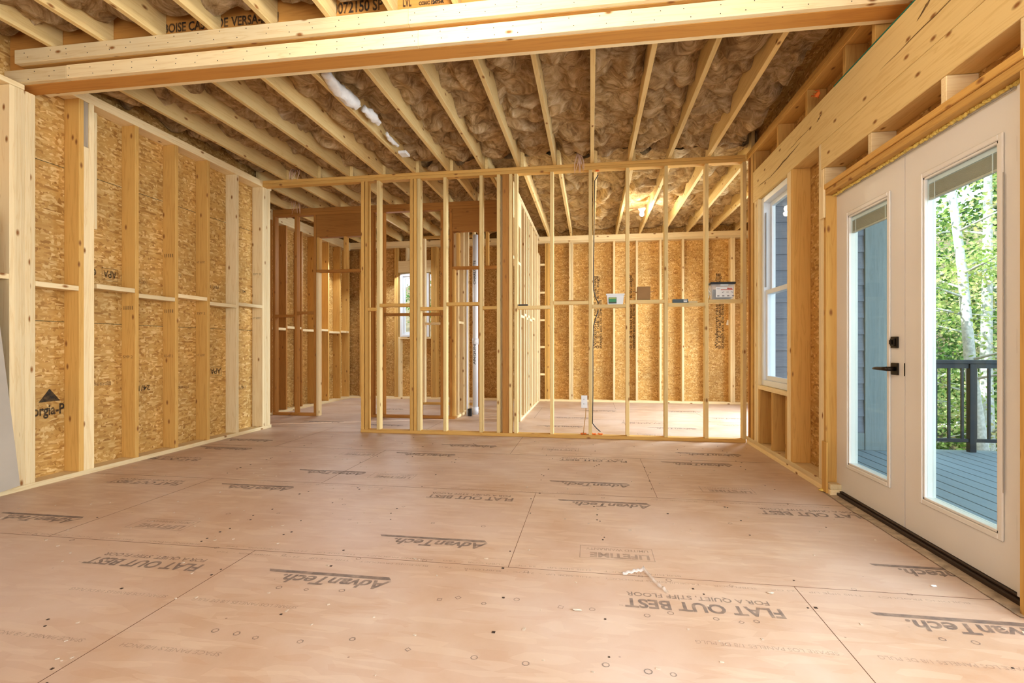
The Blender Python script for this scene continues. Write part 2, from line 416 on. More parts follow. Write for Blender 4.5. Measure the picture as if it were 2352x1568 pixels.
merge_text_floor('printed_maker_name', mk_tail, [(1.64, 2.60)], INK_FLOOR)
merge_text_floor('printed_warranty_box', mk_life, [(0.305, 2.60), (-2.26, 2.62), (-1.37, 3.86), (1.14, 3.85), (-0.12, 5.11), (-2.0, 4.61), (2.0, 7.0), (0.9, 6.1)], INK_FAINT)
merge_text_floor('printed_spacing_note', lambda: text_bm('SEPARE LOS PANELES 1/8 DE PULG', 0.030, width=0.46), [(0.82, 1.86), (1.40, 1.86), (-1.72, 1.86), (-1.14, 1.86)], INK_FAINT)
merge_text_floor('printed_spacing_note', lambda: text_bm('SPACE PANELS 1/8 INCH', 0.030, width=0.38), [(-1.75, 1.54), (-1.22, 1.54), (0.8, 1.54), (1.35, 1.54)], INK_FAINT)
merge_text_floor('printed_edge_note', lambda: text_bm('BUILDING PRODUCT  -  THIS SIDE UP  -  24 OC  -  SUBFLOOR  -  T&G', 0.021, width=1.1), [(0.4, 2.37), (0.4, 2.30), (-0.75, 2.37), (-0.75, 2.30), (-2.0, 2.37), (0.1, 3.59), (-1.4, 3.52), (1.5, 3.52), (1.5, 2.30)], INK_FAINT)
bm = bmesh.new()
def ring(bm, x, y, r, n, th=0.004):
    a0 = random.random()
    o = [bm.verts.new((x+r*math.cos(a0+2*math.pi*k/n), y+r*math.sin(a0+2*math.pi*k/n), 0.0011)) for k in range(n)]
    i = [bm.verts.new((x+(r-th)*math.cos(a0+2*math.pi*k/n), y+(r-th)*math.sin(a0+2*math.pi*k/n), 0.0011)) for k in range(n)]
    for k in range(n): bm.faces.new((o[k], o[(k+1) % n], i[(k+1) % n], i[k]))
for y0, xs in ((2.02, [-0.6, -0.52, -0.42, -0.3, -0.12, 0.02, 0.2, 0.32, 0.46, 0.56, 0.62, 1.2, 1.32, -1.05, -1.2, -1.32]), (1.66, [-1.35, -1.27, -1.18, -1.0, -0.84, -0.62, -0.37, -0.2, 0.03, 0.17, 0.26, -2.7, -2.58, -2.52, 0.9]),
              (2.32, [-3, -2.7, -2.2, -1.9, -1.5, -1.1, -0.8, -.3, 0.2, 0.32, 0.6, 1.1, 1.3]), (3.5, [-2, -1.5, -1.1, .1, .8]), (2.85, [-2.2, -1.9, -1.4, -.9, -.6]), (3.1, [-1.6, -1.2, 0.8])):
    for k, x in enumerate(xs): ring(bm, x + random.uniform(-.02, .02), y0 + random.uniform(-.03, .03), random.uniform(.011, .015), random.choice((4, 6, 8)))
fin('printed_nail_marks', bm, INK_FLOOR, fl)
bm = bmesh.new()
for x in (-1.67, 0.86, -0.38, -2.9, .445, -2.0, -1.2, 0.05, 1.3):
    for k in range(16):
        y = random.uniform(1.2, 5.5); xx = x + random.uniform(-.035, .035); r = random.uniform(.003, .006)
        addbox(bm, xx-r, xx+r, y-r, y+r, 0, 0.0014)
fin('nail_heads', bm, plain('dark_nail_head', (0.06, 0.04, 0.03), 0.6), fl)

# ------------------------------------------------------------------ left wall
wl = empty('wall_left', (XL, 2.95, 0)); wl['kind'] = 'structure'
XO = XL-0.14
box('sheathing', XO-0.012, XO, -3.0, 5.90, 0, 3.34, OSB, wl)
board('bottom_plate', XO, XL, -3.0, 5.90, 0, S, wl)
for i in range(5):
    y = 2.963 + i*0.0336; board('stud', XO, XL, y, y+0.0334, S, 2.85, wl)
board('stud', XO, XL, 3.45, 3.489, S, ZT, wl, 'honey')
board('stud', XO, XL, 3.4895, 3.535, S, 2.62, wl)
box('weathered_stud_end', XO, XL-0.012, 3.4895, 3.535, 2.62, ZT, GREYWOOD, wl, 0.002)
board('stud', XO, XL, 3.5355, 3.575, S, ZT, wl)
board('sister_block', XL-0.10, XL+0.002, 3.5755, 3.598, 1.98, 2.93, wl)
for y0 in (3.951, 4.392, 4.811, 5.258, 5.722): board('stud', XO, XL, y0, y0+S, S, ZT, wl, 'honey' if y0 < 5 else 'pale')
for k in range(3): board('stud', XO, XL, 5.7615+k*0.0385+.0, 5.7995+k*0.0385, S, ZT, wl)
board('top_plate', XO, XL, 3.245, 5.90, ZT, ZT+S, wl)
board('top_plate', XO, XL, 3.245, 5.90, ZT+S, ZT+2*S-0.002, wl)
board('top_plate', XO, XL, -3.0, 3.06, 2.852, 2.889, wl)
for y0, y1, z in ((3.132, 3.449, 1.464), (3.5985, 3.950, 1.499), (3.990, 4.391, 1.460), (4.431, 4.810, 1.502), (4.850, 5.257, 1.461), (5.297, 5.721, 1.491), (2.50, 2.962, 1.493)):
    board('fire_block', XO+.002, XL, y0, y1, z, z+S, wl)
for y0 in (-2.9, -2.4, -1.9, -1.4, -0.9, -0.4, 0.1, 0.6, 1.1, 1.55, 2.05, 2.46): board('stud', XO, XL, y0, y0+S, S, 2.852, wl, 'honey')
def wall_text(s, size, x, y, z, parent, mat, facing, rotz=0.0, width=None, bold=0.0008, name='printed_stamp', box_=False):
    b = text_bm(s, size, bold, width=width)
    if box_:
        w = max(v.co.x for v in b.verts); frame_rect(b, -.015, w+.015, -.02, size*0.95, 0.003)
    rz = Matrix.Rotation(rotz, 4, 'Z')
    if facing == '+X': F = Matrix(((0, 0, 1, 0), (1, 0, 0, 0), (0, 1, 0, 0), (0, 0, 0, 1)))
    elif facing == '-Y': F = Matrix(((1, 0, 0, 0), (0, 0, -1, 0), (0, 1, 0, 0), (0, 0, 0, 1)))
    bmesh.ops.transform(b, matrix=Matrix.Translation((x, y, z)) @ F @ rz, verts=b.verts)
    return fin(name, b, mat, parent)
xw = XO+0.0015
def mirrored(*a, **k): return wall_text(*a, **k)
# stamps on the sheathing between the studs (upside down on this wall)
for s, sz, y, z, w, bx in (('e1', .13, 3.72, 1.68, .10, False), ('APA', .09, 3.90, 1.68, .12, True), ('RATED SHEATHING', .035, 4.20, 1.64, .24, True), ('EXPOSURE 1 7/16', .035, 4.62, 1.76, .2, False),
        ('SIZED FOR SPACING', .04, 3.85, .72, .2, False), ('24/16', .07, 4.25, .66, .18, False), ('THIS SIDE DOWN', .035, 4.72, .62, .26, False),
        ('APA', .09, 5.18, .78, .16, True), ('E 1', .10, 5.0, .78, .12, False), ('PRP-108', .05, 5.15, 1.7, .2, False), ('MILL 410', .05, 5.6, 1.7, .2, False), ('24/16', .05, 5.62, .55, .2, False)):
    wall_text(s, sz, xw, y, z, wl, INK_WALL if sz > .06 else INK_PALE, '+X', math.pi, w, box_=bx)
wall_text('Georgia-Pac', .11, xw, 3.12, .50, wl, INK_WALL, '+X', 0, .40, .003)
b = bmesh.new(); b.faces.new([b.verts.new((xw, yy, zz)) for yy, zz in ((3.26, .60), (3.42, .60), (3.34, .70))]); fin('printed_stamp', b, INK_WALL, wl)
for z in (1.22, 2.44): box('panel_gap', XO-.001, XO+.0012, 2.99, 5.76, z-.002, z+.002, plain('sheathing_gap_%d' % (z*100), (0.05, 0.06, 0.03), .8), wl)
for y in (3.97, 4.41, 4.83, 5.28, 5.74):
    for z in (1.36, 1.9, 0.92): 
        if random.random() < .8: wall_text(random.choice(('SYP 2', 'HT S-DRY', 'KD-HT 2', '|||||')), .035, XL-0.125, y-.0195 if y < 5 else y-.0195-.0005, z, wl, INK_PALE, '-Y', 0, .10)

# ------------------------------------------------------------------ right wall
wr = empty('wall_right', (XR, 3.9, 0)); wr['kind'] = 'structure'  # this wall's shade is put into darker honey and brown lumber tints
X2 = XR+0.14
box('sheathing', X2, X2+0.012, 3.93, 4.60, 0, 3.34, OSB, wr)
box('sheathing', X2, X2+0.012, 4.60, 5.33, 0, 0.62, OSB, wr)
box('sheathing', X2, X2+0.012, 5.33, 5.86, 0, 3.34, OSB, wr)
box('sheathing', X2, X2+0.012, 4.60, 5.33, 2.50, 3.34, OSB, wr)
box('sheathing', X2, X2+0.012, 2.27, 3.93, 2.10, 3.34, OSB, wr)
box('sheathing', X2, X2+0.012, 2.06, 2.27, 0, 3.34, OSB, wr)
box('sheathing', X2, X2+0.012, -3.0, 2.06, 2.5, 3.34, OSB, wr)
board('bottom_plate', XR, X2, 3.80, 5.715, 0, S, wr); board('bottom_plate', XR, X2, 3.80, 5.715, S+.0003, 2*S, wr)
z0 = 2*S+.0003
for y0, z1, t in ((5.62, ZT, 'brown'), (5.535, ZT, 'honey'), (5.495, ZT, 'honey')): board('stud', XR, X2, y0, y0+.0378, z0, z1, wr, t)
for y0, z1, t in ((5.375, 2.477, 'pale'), (5.335, 2.477, 'pale'), (4.547, 2.477, 'pale'), (4.507, 2.477, 'pale'), (4.467, 2.477, 'honey')): board('stud', XR, X2, y0, y0+.0378, z0, z1, wr, t)
board('stud', XR, X2, 5.415, 5.4528, z0, 2.477, wr, 'pale')
board('stud', XR, X2, 3.945, 3.983, z0, 2.477, wr, 'pale'); board('stud', XR, X2, 3.905, 3.9428, z0, 2.287, wr, 'pale')
board('trimmer_stud', XR, X2, 3.868, 3.9035, z0, 2.087, wr, 'honey')
board('splice_block', XR-.016, XR-.0005, 3.87, 3.94, 1.93, 2.16, wr, 'pale')
board('splice_block', XR-.014, XR-.0005, 3.83, 3.90, z0-.07, 0.36, wr, 'honey')
board('window_sill_plate', XR, X2, 4.586, 5.333, 0.605, 0.643, wr)
for y0 in (5.29, 4.93, 4.588): board('cripple_stud', XR, X2, y0, y0+.038, z0, 0.604, wr, 'honey')
board('header', XR, X2, 1.3, 5.494, 2.478, 2.79, wr, 'straw', .003)
board('door_header', XR+.001, X2, 1.3, 3.983, 2.289, 2.477, wr, 'straw', .003)
for ya, yb, za, zb_, r_ in ((5.05, 4.30, 2.575, 2.63, .008), (5.35, 5.0, 2.60, 2.585, .004), (4.02, 3.92, 2.66, 2.69, .008), (2.86, 2.72, 2.67, 2.73, .010), (4.6, 4.1, 2.66, 2.67, .003), (3.2, 2.4, 2.60, 2.62, .004)):
    b = bmesh.new(); pp = [(XR-.0008, ya+(yb-ya)*k/10, za+(zb_-za)*k/10+.006*noise.noise(Vector((k*.9, ya, 0)))) for k in range(11)]
    vv = [(b.verts.new((p_[0], p_[1], p_[2]-r_*math.sin(math.pi*(k+.3)/10.6)*(.6+.4*random.random()))), b.verts.new((p_[0], p_[1], p_[2]+r_*math.sin(math.pi*(k+.3)/10.6)*(.6+.4*random.random())))) for k, p_ in enumerate(pp)]
    for a_, c_ in zip(vv, vv[1:]): b.faces.new((a_[0], a_[1], c_[1], c_[0]))
    fin('bark_wane', b, plain('bark_wane_%d' % (ya*100), (.20, .12, .045), .9, var=.4, bscale=40), wr)
box('sealer_strip', XR-.001, XR+.002, 2.6, 3.75, 2.784, 2.794, TEAL, wr)
for y0 in (5.43, 4.80, 4.19, 3.60, 3.25, 2.55, 1.9): board('cripple_stud', XR+.004, X2, y0, y0+S, 2.7905, ZT, wr, 'honey')
for y0 in (3.93, 3.33, 2.69, 2.24): board('short_block', XR+.004, X2, y0-.04, y0-.002, 2.161, 2.288, wr)
board('door_head_plate', XR-.012, X2, 2.20, 3.92, 2.126, 2.160, wr, 'honey'); board('door_head_plate', XR, X2, 2.20, 3.904, 2.088, 2.1255, wr, 'honey')
for k in range(3): board('stud', XR, X2, 2.236-.0385*(k+1), 2.2355-.0385*k, 0, 2.087, wr, 'honey')
board('top_plate', XR, X2, 1.3, 5.72, ZT+.0003, ZT+S, wr, 'honey'); board('top_plate', XR, X2, 1.3, 5.72, ZT+S+.0003, ZT+2*S, wr, 'honey')

# ------------------------------------------------------------------ bedroom and rear shell
wb = empty('wall_back', (0, YK, 0)); wb['kind'] = 'structure'
YKO = YK+0.14
for a in ((-4.85, -3.70, 0, 3.34), (-3.08, 3.44, 0, 3.34), (-3.70, -3.08, 0, 1.21), (-3.70, -3.08, 2.43, 3.34)): box('sheathing', a[0], a[1], YKO, YKO+.012, a[2], a[3], OSB, wb)
board('bottom_plate', -4.83, 3.3, YK, YKO, 0, S, wb)
board('top_plate', -4.83, 3.3, YK, YKO, ZT-.05, ZT-.012, wb); board('top_plate', -4.83, 3.3, YK, YKO, ZT-.0115, ZT+2*S, wb)
zt = ZT-.0505
for x0 in (-0.80, -0.40, -.36, 0.40, 0.805, 1.22, 1.61, 2.02, 2.43, 2.47, 2.85, 3.2, -0.845): board('stud', x0, x0+.0375, YK, YKO, S, zt, wb, 'pale' if x0 > -.5 else 'honey')
board('stud', .01, .048, YK, YKO, S, zt, wb)
for x0, x1 in ((-1.02, -.846), (-1.52, -1.10)):
    for z in (0.48, .99, 1.49, 2.0, 2.52): board('ladder_block', x0, x1, YK, YK+.089, z, z+S, wb)
for x0 in (-1.56, -1.098, -1.06, -2.06, -2.50, -2.96, -3.0, -3.78, -3.74, -4.1, -4.5, -3.04): board('stud', x0, x0+.0375, YK, YKO, S, zt, wb, 'honey')
board('window_header', -3.70, -3.043, YK, YKO, 2.45, 2.68, wb, 'pale'); board('window_sill_plate', -3.70, -3.043, YK, YKO, 1.165, 1.203, wb)
board('cripple_stud', -3.70, -3.662, YK, YKO, S, 1.164, wb); board('cripple_stud', -3.55, -3.512, YK, YKO, 2.681, zt, wb)
for x, s in ((-0.0, 'B'), (0.60, 'A'), (2.15, 'A')):
    for k, ln in enumerate(('Windstorm rated sheathing', '0 1 2 3 nail spacing 6 in edge', 'strength axis this direction')):
        b = text_bm(ln, .075, .001, width=1.35 if k < 2 else .9)
        F = Matrix(((1, 0, 0, 0), (0, 0, -1, 0), (0, 1, 0, 0), (0, 0, 0, 1)))
        bmesh.ops.transform(b, matrix=Matrix.Translation((x+.05*k+.1, YKO-.002, .98)) @ F @ Matrix.Rotation(math.pi/2, 4, 'Z'), verts=b.verts)
        fin('printed_stamp', b, INK_WALL, wb)
# bedroom outer walls
we = empty('wall_bedroom', (3.3, 7.6, 0)); we['kind'] = 'structure'
box('sheathing', 3.29, 3.302, 5.90, 6.5, 0, 3.34, OSB, we); box('sheathing', 3.29, 3.302, 8.5, YKO, 0, 3.34, OSB, we)
box('sheathing', 3.29, 3.302, 6.5, 8.5, 0, .5, OSB, we); box('sheathing', 3.29, 3.302, 6.5, 8.5, 2.6, 3.34, OSB, we)
wq = empty('wall_porch', (2.5, 5.88, 0)); wq['kind'] = 'structure'
box('sheathing', X2+.013, 3.28, 5.88, 5.892, 0, 3.34, OSB, wq)
# left rooms' outer wall
wo = empty('wall_corridor', (-4.69, 7.0, 0)); wo['kind'] = 'structure'
box('sheathing', -4.842, -4.83, 5.9, YKO, 0, 3.34, OSB, wo)
wj = empty('wall_jog', (-4.5, 5.88, 0)); wj['kind'] = 'structure'; box('sheathing', -4.82, XO-.0125, 5.88, 5.892, 0, 3.34, OSB, wj)
board('bottom_plate', -4.83, -4.69, 5.9, YK, 0, S, wo); board('top_plate', -4.83, -4.69, 5.9, YK, ZT-.08, ZT-.042, wo); board('top_plate', -4.83, -4.69, 5.9, YK, ZT-.0415, ZT+2*S, wo)
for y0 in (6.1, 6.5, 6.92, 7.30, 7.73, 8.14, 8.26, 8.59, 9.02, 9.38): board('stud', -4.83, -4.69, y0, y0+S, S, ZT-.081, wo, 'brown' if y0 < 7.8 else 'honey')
for y0, y1, z in ((7.339, 7.729, 1.30), (7.769, 8.139, 1.27), (8.30, 8.589, 1.29), (8.63, 9.019, 1.26), (9.06, 9.379, 1.28), (6.96, 7.299, 1.27)): board('fire_block', -4.83, -4.69, y0, y1, z, z+S, wo)
# closing walls behind the viewpoint
wf = empty('wall_front', (0, -3, 0)); wf['kind'] = 'structure'
box('sheathing', -4.15, -2.6, -3.02, -3.0, 0, 3.34, OSB, wf); box('sheathing', 0.9, 1.78, -3.02, -3.0, 0, 3.34, OSB, wf); box('sheathing', -2.6, .9, -3.02, -3.0, 2.5, 3.34, OSB, wf)
ce = box('ceiling', -4.86, 3.5, -3.02, 9.62, 3.345, 3.36, OSB); ce['kind'] = 'structure'

# ------------------------------------------------------------------ open stud partition in front
pt = empty('stud_partition', (-0.5, YP, 0)); tagk(pt, 'long open stud partition across the room, carrying boxes and tubs on its blocking', 'stud wall')
PD = YP+0.089
def px(u):
    a = (u-1176)/1170.; c, s = 0.98824, 0.15288
    return YP*(c*a-s)/(s*a+c)
board('bottom_plate', -2.711, 1.625, YP, PD, 0, S, pt, 'honey')
board('top_plate', XL+.001, 1.625, YP, PD, ZT, ZT+S-.001, pt, 'honey'); board('top_plate', XL+.001, 1.625, YP, PD, ZT+S, ZT+2*S-.003, pt, 'honey')
faces = [829, 837.6, 865, 941, 949.6, 958, 1018, 1101, 1141, 1169, 1181, 1263.5, 1352, 1437.5, 1526, 1619, 1706]
xs = [px(u) for u in faces]
for i, x in enumerate(xs): board('stud', x, x+S, YP, PD, S, ZT, pt, 'honey' if i in (0, 1, 3, 4) else 'straw')
board('flat_post', px(1153.5), px(1153.5)+.075, YP+.01, YP+.048, S, ZT, pt, 'brown')
blk = [(1, 2, 1.445), (2, 3, 1.49), (5, 6, 1.445), (6, 7, 1.495), (7, 8, 1.447), (10, 11, 1.446), (11, 12, 1.492), (12, 13, 1.450), (13, 14, 1.495), (14, 15, 1.457), (15, 16, 1.487)]
BLZ = {}
for a, b_, z in blk:
    board('fire_block', xs[a]+S+.0005, xs[b_]-.0005, YP-.004, YP+.089, z, z+S, pt, 'honey' if a < 8 else 'straw'); BLZ[a] = z+S
# corridor partition with two door openings
p2 = empty('stud_partition', (-3.0, YB, 0)); tagk(p2, 'second open stud partition behind the corridor, with two door openings and dark headers', 'stud wall')
B2 = YB+.089
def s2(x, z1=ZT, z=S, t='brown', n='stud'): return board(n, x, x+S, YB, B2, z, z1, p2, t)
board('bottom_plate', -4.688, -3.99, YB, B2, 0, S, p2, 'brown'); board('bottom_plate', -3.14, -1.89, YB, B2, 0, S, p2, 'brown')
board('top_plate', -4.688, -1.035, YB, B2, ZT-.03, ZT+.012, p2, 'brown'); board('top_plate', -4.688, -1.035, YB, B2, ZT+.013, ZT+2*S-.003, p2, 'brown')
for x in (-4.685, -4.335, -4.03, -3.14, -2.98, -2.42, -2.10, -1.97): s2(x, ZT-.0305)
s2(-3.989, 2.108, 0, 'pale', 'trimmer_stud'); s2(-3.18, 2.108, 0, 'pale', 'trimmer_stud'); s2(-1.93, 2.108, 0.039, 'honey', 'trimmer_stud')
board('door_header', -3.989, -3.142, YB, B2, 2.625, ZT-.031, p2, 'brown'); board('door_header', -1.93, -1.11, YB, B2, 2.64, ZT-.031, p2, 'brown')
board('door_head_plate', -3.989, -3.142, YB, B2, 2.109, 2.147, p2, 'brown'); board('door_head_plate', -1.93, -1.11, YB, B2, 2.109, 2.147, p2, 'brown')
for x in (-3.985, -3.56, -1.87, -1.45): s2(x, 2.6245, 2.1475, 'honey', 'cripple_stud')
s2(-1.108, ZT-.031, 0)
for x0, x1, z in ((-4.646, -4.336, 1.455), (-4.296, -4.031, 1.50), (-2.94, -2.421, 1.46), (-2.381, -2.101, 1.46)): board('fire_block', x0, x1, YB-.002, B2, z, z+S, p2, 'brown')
# bathroom side partitions
p3 = empty('stud_partition', (-1.89, 7.3, 0)); tagk(p3, 'short stud partition turning back beside the white waste pipe', 'stud wall')
board('bottom_plate', -1.96, -1.872, B2+.001, 7.75, 0, S, p3)
board('top_plate', -1.96, -1.872, B2+.001, 8.55, ZT, ZT+S, p3)
for y in (7.10, 7.40, 7.70): board('stud', -1.96, -1.872, y, y+S, S, ZT, p3)
board('bottom_plate', -1.871, -1.80, 7.90, 7.989, 0, S, p3); board('stud', -1.86, -1.822, 7.90, 7.989, S, ZT, p3); board('stud', -1.81, -1.772, 8.05, 8.139, 0, ZT, p3, 'brown')
board('fire_block', -1.956, -1.876, 7.139, 7.399, 1.35, 1.388, p3)
p4 = empty('stud_partition', (-2.4, 8.6, 0)); tagk(p4, 'far low-lit stud partition between the bathroom window and the waste pipe', 'stud wall')
board('bottom_plate', -2.95, -1.873, 8.60, 8.689, 0, S, p4, 'honey'); board('top_plate', -2.95, -1.873, 8.60, 8.689, ZT-.07, ZT-.03, p4, 'honey')
for x in (-2.95, -2.912, -2.2, -1.93): board('stud', x, x+.0375, 8.60, 8.689, S, ZT-.0705, p4)
board('fire_block', -2.874, -2.201, 8.60, 8.689, 1.40, 1.438, p4)
# bedroom's left partition
p5 = empty('stud_partition', (-.98, 8.0, 0)); tagk(p5, 'bright daylit stud partition running back along the left of the far bedroom', 'stud wall')
XA, XB = -1.03, -.941
board('bottom_plate', XA, XB, 6.85, 9.449, 0, S, p5); board('top_plate', XA, XB, PD+.001, 9.449, ZT+.001, ZT+S, p5); board('top_plate', XA, XB, PD+.001, 9.449, ZT+S+.001, ZT+2*S-.003, p5)
for y in (6.85, 6.89, 7.26, 7.50, 7.70, 7.89, 8.25, 8.64, 9.0, 9.04, 9.08): board('stud', XA, XB, y, y+S-.001, S, ZT, p5)
board('door_header', XA, XB, PD+.04, 6.849, 2.62, ZT, p5); board('door_head_plate', XA, XB, PD+.04, 6.849, 2.11, 2.148, p5); board('stud', XA, XB, PD+.001, PD+.039, 0, ZT, p5)
board('cripple_stud', XA, XB, 6.3, 6.338, 2.149, 2.619, p5)
for y0, y1, z in ((6.928, 7.259, 1.42), (7.298, 7.499, 1.46), (7.538, 7.699, 1.42), (7.738, 7.889, 1.46), (7.928, 8.249, 1.42), (8.288, 8.639, 1.46)): board('fire_block', XA, XB, y0, y1, z, z+S, p5)
box('plywood_panel', XB+.0005, XB+.011, 9.12, 9.44, S, 2.7, WOOD['pale', 2], p5)

# ------------------------------------------------------------------ beam across the ceiling
bmE = empty('ceiling_beam', (-1.2, 3.1, 2.89)); tagk(bmE, 'heavy laminated beam crossing the ceiling, faced with pale nailed boards', 'beam')
box('laminated_core', XL-.14, XR+.139, 3.069, 3.202, 2.8905, 3.344, WOOD['lvl', 0], bmE, .002)
board('facing_board', XL-.139, -3.61, 3.031, 3.0685, 2.892, 2.984, bmE); board('facing_board', -3.609, -1.06, 3.030, 3.0685, 2.8915, 2.986, bmE)
board('facing_board', -1.0595, XR+.1, 3.031, 3.0685, 2.8915, 2.986, bmE)
board('facing_board', XL+.0, -1.11, 2.993, 3.030, 3.006, 3.101, bmE); board('facing_board', -1.109, XR+.1, 2.993, 3.030, 3.006, 3.101, bmE)
board('facing_board', XL+.0, XR+.1, 3.031, 3.0685, 3.006, 3.101, bmE, 'honey')
board('facing_board', XL-.02, XR+.1, 3.2025, 3.240, 2.892, 2.984, bmE)
NAIL = plain('nail_head_steel', (0.10, 0.08, 0.07), .5, .5)
bm = bmesh.new()
for k in range(34):
    x = -3.9 + k*.165
    for (yy, zz) in ((2.993, 3.035), (2.993, 3.075), (3.030, 2.915), (3.030, 2.96)):
        c_ = Vector((x+random.uniform(-.03, .03)+(.02 if zz > 3.05 else 0), yy-.0006, zz+random.uniform(-.008, .008)))
        addbox(bm, c_.x-.0022, c_.x+.0022, c_.y-.0012, c_.y+.0012, c_.z-.0022, c_.z+.0022)
fin('nail_heads', bm, NAIL, bmE)
def lvl_x(u, Y=3.068):
    a = (u-1176)/1170.; c, s = 0.98824, 0.15288; return Y*(c*a-s)/(s*a+c)
for s, u0, u1, z, sz in (("E BOISE CASCADE", 360, 524, 3.160, .085), ('VERSA-LAM', 532, 640, 3.160, .085), ('0072150 SP', 764, 880, 3.165, .10), ('LVL', 925, 945, 3.165, .08), ('COMC 12472-R', 962, 1020, 3.165, .03), ('BCI 900', 962, 1015, 3.205, .03)):
    wall_text(s, sz, lvl_x(u0), 3.0675, z, bmE, INK_WALL, '-Y', 0, lvl_x(u1)-lvl_x(u0), .0025, 'printed_lettering')

# ------------------------------------------------------------------ joists and insulation
XJ = [0.014+.4125*k for k in range(-9, 4)]
def joist(x, y0, y1, z0, z1, lab, grp):
    o = board('ceiling_joist', x-S/2, x+S/2, y0, y1, z0, z1, None, 'straw')
    tagk(o, lab, 'joist', grp)
for i, x in enumerate(XJ):
    joist(x, 3.241, YP+.075, ZT+2*S-.002, 3.34, 'pale ceiling joist beyond the beam, %s from the left wall' % ORD[i], 'joists between the beam and the partition')
for i, x in enumerate(XJ):
    joist(x, -2.95, 3.068, 3.102, 3.34, 'pale ceiling joist on the near side of the beam, %s from the left wall' % ORD[i], 'joists on the near side of the beam')
XJB = [0.014+.039+.4125*k for k in range(-11, 8)] + [3.268]
for i, x in enumerate(XJB):
    joist(x, YP+.015, YKO-.001, ZT+2*S, 3.34, 'ceiling joist over the rear rooms, %s from the left outer wall' % ORD[i], 'joists over the rear rooms')
def fold(x, y, seed):
    p = Vector((x, y, seed))
    w = Vector((noise.noise(p*3.1), noise.noise(p*3.1+Vector((5, 9, 2))), 0))*0.22
    q = p + w
    a = 1-abs(noise.noise(Vector((q.x*4.2, q.y*3.4, seed)))*2)            # creased pillows
    v = noise.voronoi(Vector((q.x*3.4, q.y*2.9, seed)))[0]
    b_ = v[1]-v[0]
    f = noise.fractal(q*9, 0.7, 2.1, 3)
    big = noise.noise(Vector((x*2.3, y*1.9, seed+3.3)))
    return 0.05*a - 0.16*min(b_, .5) - 0.008*f + 0.045*big
def batt(x0, x1, y0, y1, zb, res, lab, grp, seed, mat=None):
    nx = max(4, int((x1-x0)/res)); ny = int((y1-y0)/res); bm = bmesh.new(); g = []
    for j in range(ny+1):
        row = []
        for i in range(nx+1):
            x = x0+(x1-x0)*i/nx; y = y0+(y1-y0)*j/ny
            e = min(i, nx-i)/nx*2
            z = zb + fold(x, y, seed*7.3) + (0.02+.05*noise.noise(Vector((i > nx/2, y*2.6, seed))))*(1-min(1, e*2.2))
            z = max(z, 3.19) if (y > 2.88 and y1 < 3.1) else z
            row.append(bm.verts.new((x, y, max(3.075, min(z, 3.31)))))
        g.append(row)
    for j in range(ny):
        for i in range(nx): bm.faces.new((g[j][i], g[j+1][i], g[j+1][i+1], g[j][i+1]))
    top = [bm.verts.new((x, y, 3.335)) for x, y in ((x0, y0), (x1, y0), (x1, y1), (x0, y1))]
    bm.faces.new(top)
    bm.faces.new([top[0], top[1]] + [g[0][i] for i in range(nx, -1, -1)])
    bm.faces.new([top[2], top[3]] + [g[ny][i] for i in range(0, nx+1)])
    bm.faces.new([top[3], top[0]] + [g[j][0] for j in range(0, ny+1)])
    bm.faces.new([top[1], top[2]] + [g[j][nx] for j in range(ny, -1, -1)])
    o = fin('insulation_batt', bm, mat or INSUL, None, smooth=True); tagk(o, lab, 'insulation', grp)
edges = [XL-.13] + XJ + [XR+.0]
for i in range(len(edges)-1):
    a, b_ = edges[i]+(.020), edges[i+1]-.020
    nm = ''
    if i == 0: nm = 'against the left wall'
    elif i == 13: nm = 'against the right wall'
    else: nm = 'between the %s and %s joists' % (ORD[i-1], ORD[i])
    batt(a, b_, 3.241, YP+.07, 3.195, .0165, 'brown fibreglass batt beyond the beam, ' + nm, 'insulation between beam and partition', i+1)
    if i < 11: batt(a, b_, 1.2, 3.0, 3.22, .02, 'brown fibreglass batt nearer than the beam, ' + nm, 'insulation on the near side of the beam', i+31)
eb = [-4.81] + XJB[:-1] + [3.262]
for i in range(len(eb)-1):
    a, b_ = eb[i]+.0195, eb[i+1]-.0195
    if b_-a < .05 or a > 3.2: continue
    nm = ('between the %s and %s joists' % (ORD[i-1], ORD[i])) if 0 < i < len(eb)-2 else ('at the far left' if i == 0 else 'at the far right')
    batt(a, b_, PD+.01, YKO-.01, 3.205, .027, 'brown fibreglass batt over the rear rooms, ' + nm, 'insulation over the rear rooms', i+61, INSUL_LIT if a > -1.2 else None)

# white foam wrap lying in the ceiling bay, scraps, hanging wisps
def at(Y, u, v):
    a = (u-1176)/1170.; bb = (794-v)/1170.; c, s = 0.98824, 0.15288; t = Y/(s*a+c)
    return Vector((t*(c*a-s), Y, 1.03+bb*t))
def atz(z, u, v):
    a = (u-1176)/1170.; bb = (794-v)/1170.; c, s = 0.98824, 0.15288; t = (z-1.03)/bb
    return Vector((t*(c*a-s), t*(s*a+c), z))
def lumpy(name, pts, rads, mat, seed, n=14):
    bm = bmesh.new(); P = [Vector(p) for p in pts]; Q = []; RR = []
    for i in range(len(P)-1):
        for k in range(6):
            Q.append(P[i].lerp(P[i+1], k/6)); RR.append(rads[i]+(rads[i+1]-rads[i])*k/6)
    Q.append(P[-1]); RR.append(rads[-1]); addtube(bm, Q, RR, n)
    for v in bm.verts: v.co += Vector((noise.noise(v.co*22+Vector((seed, 0, 0))), noise.noise(v.co*22+Vector((0, seed, 3))), noise.noise(v.co*22+Vector((7, 0, seed)))))*.018
    return fin(name, bm, mat, None, smooth=True)
zz = 3.085
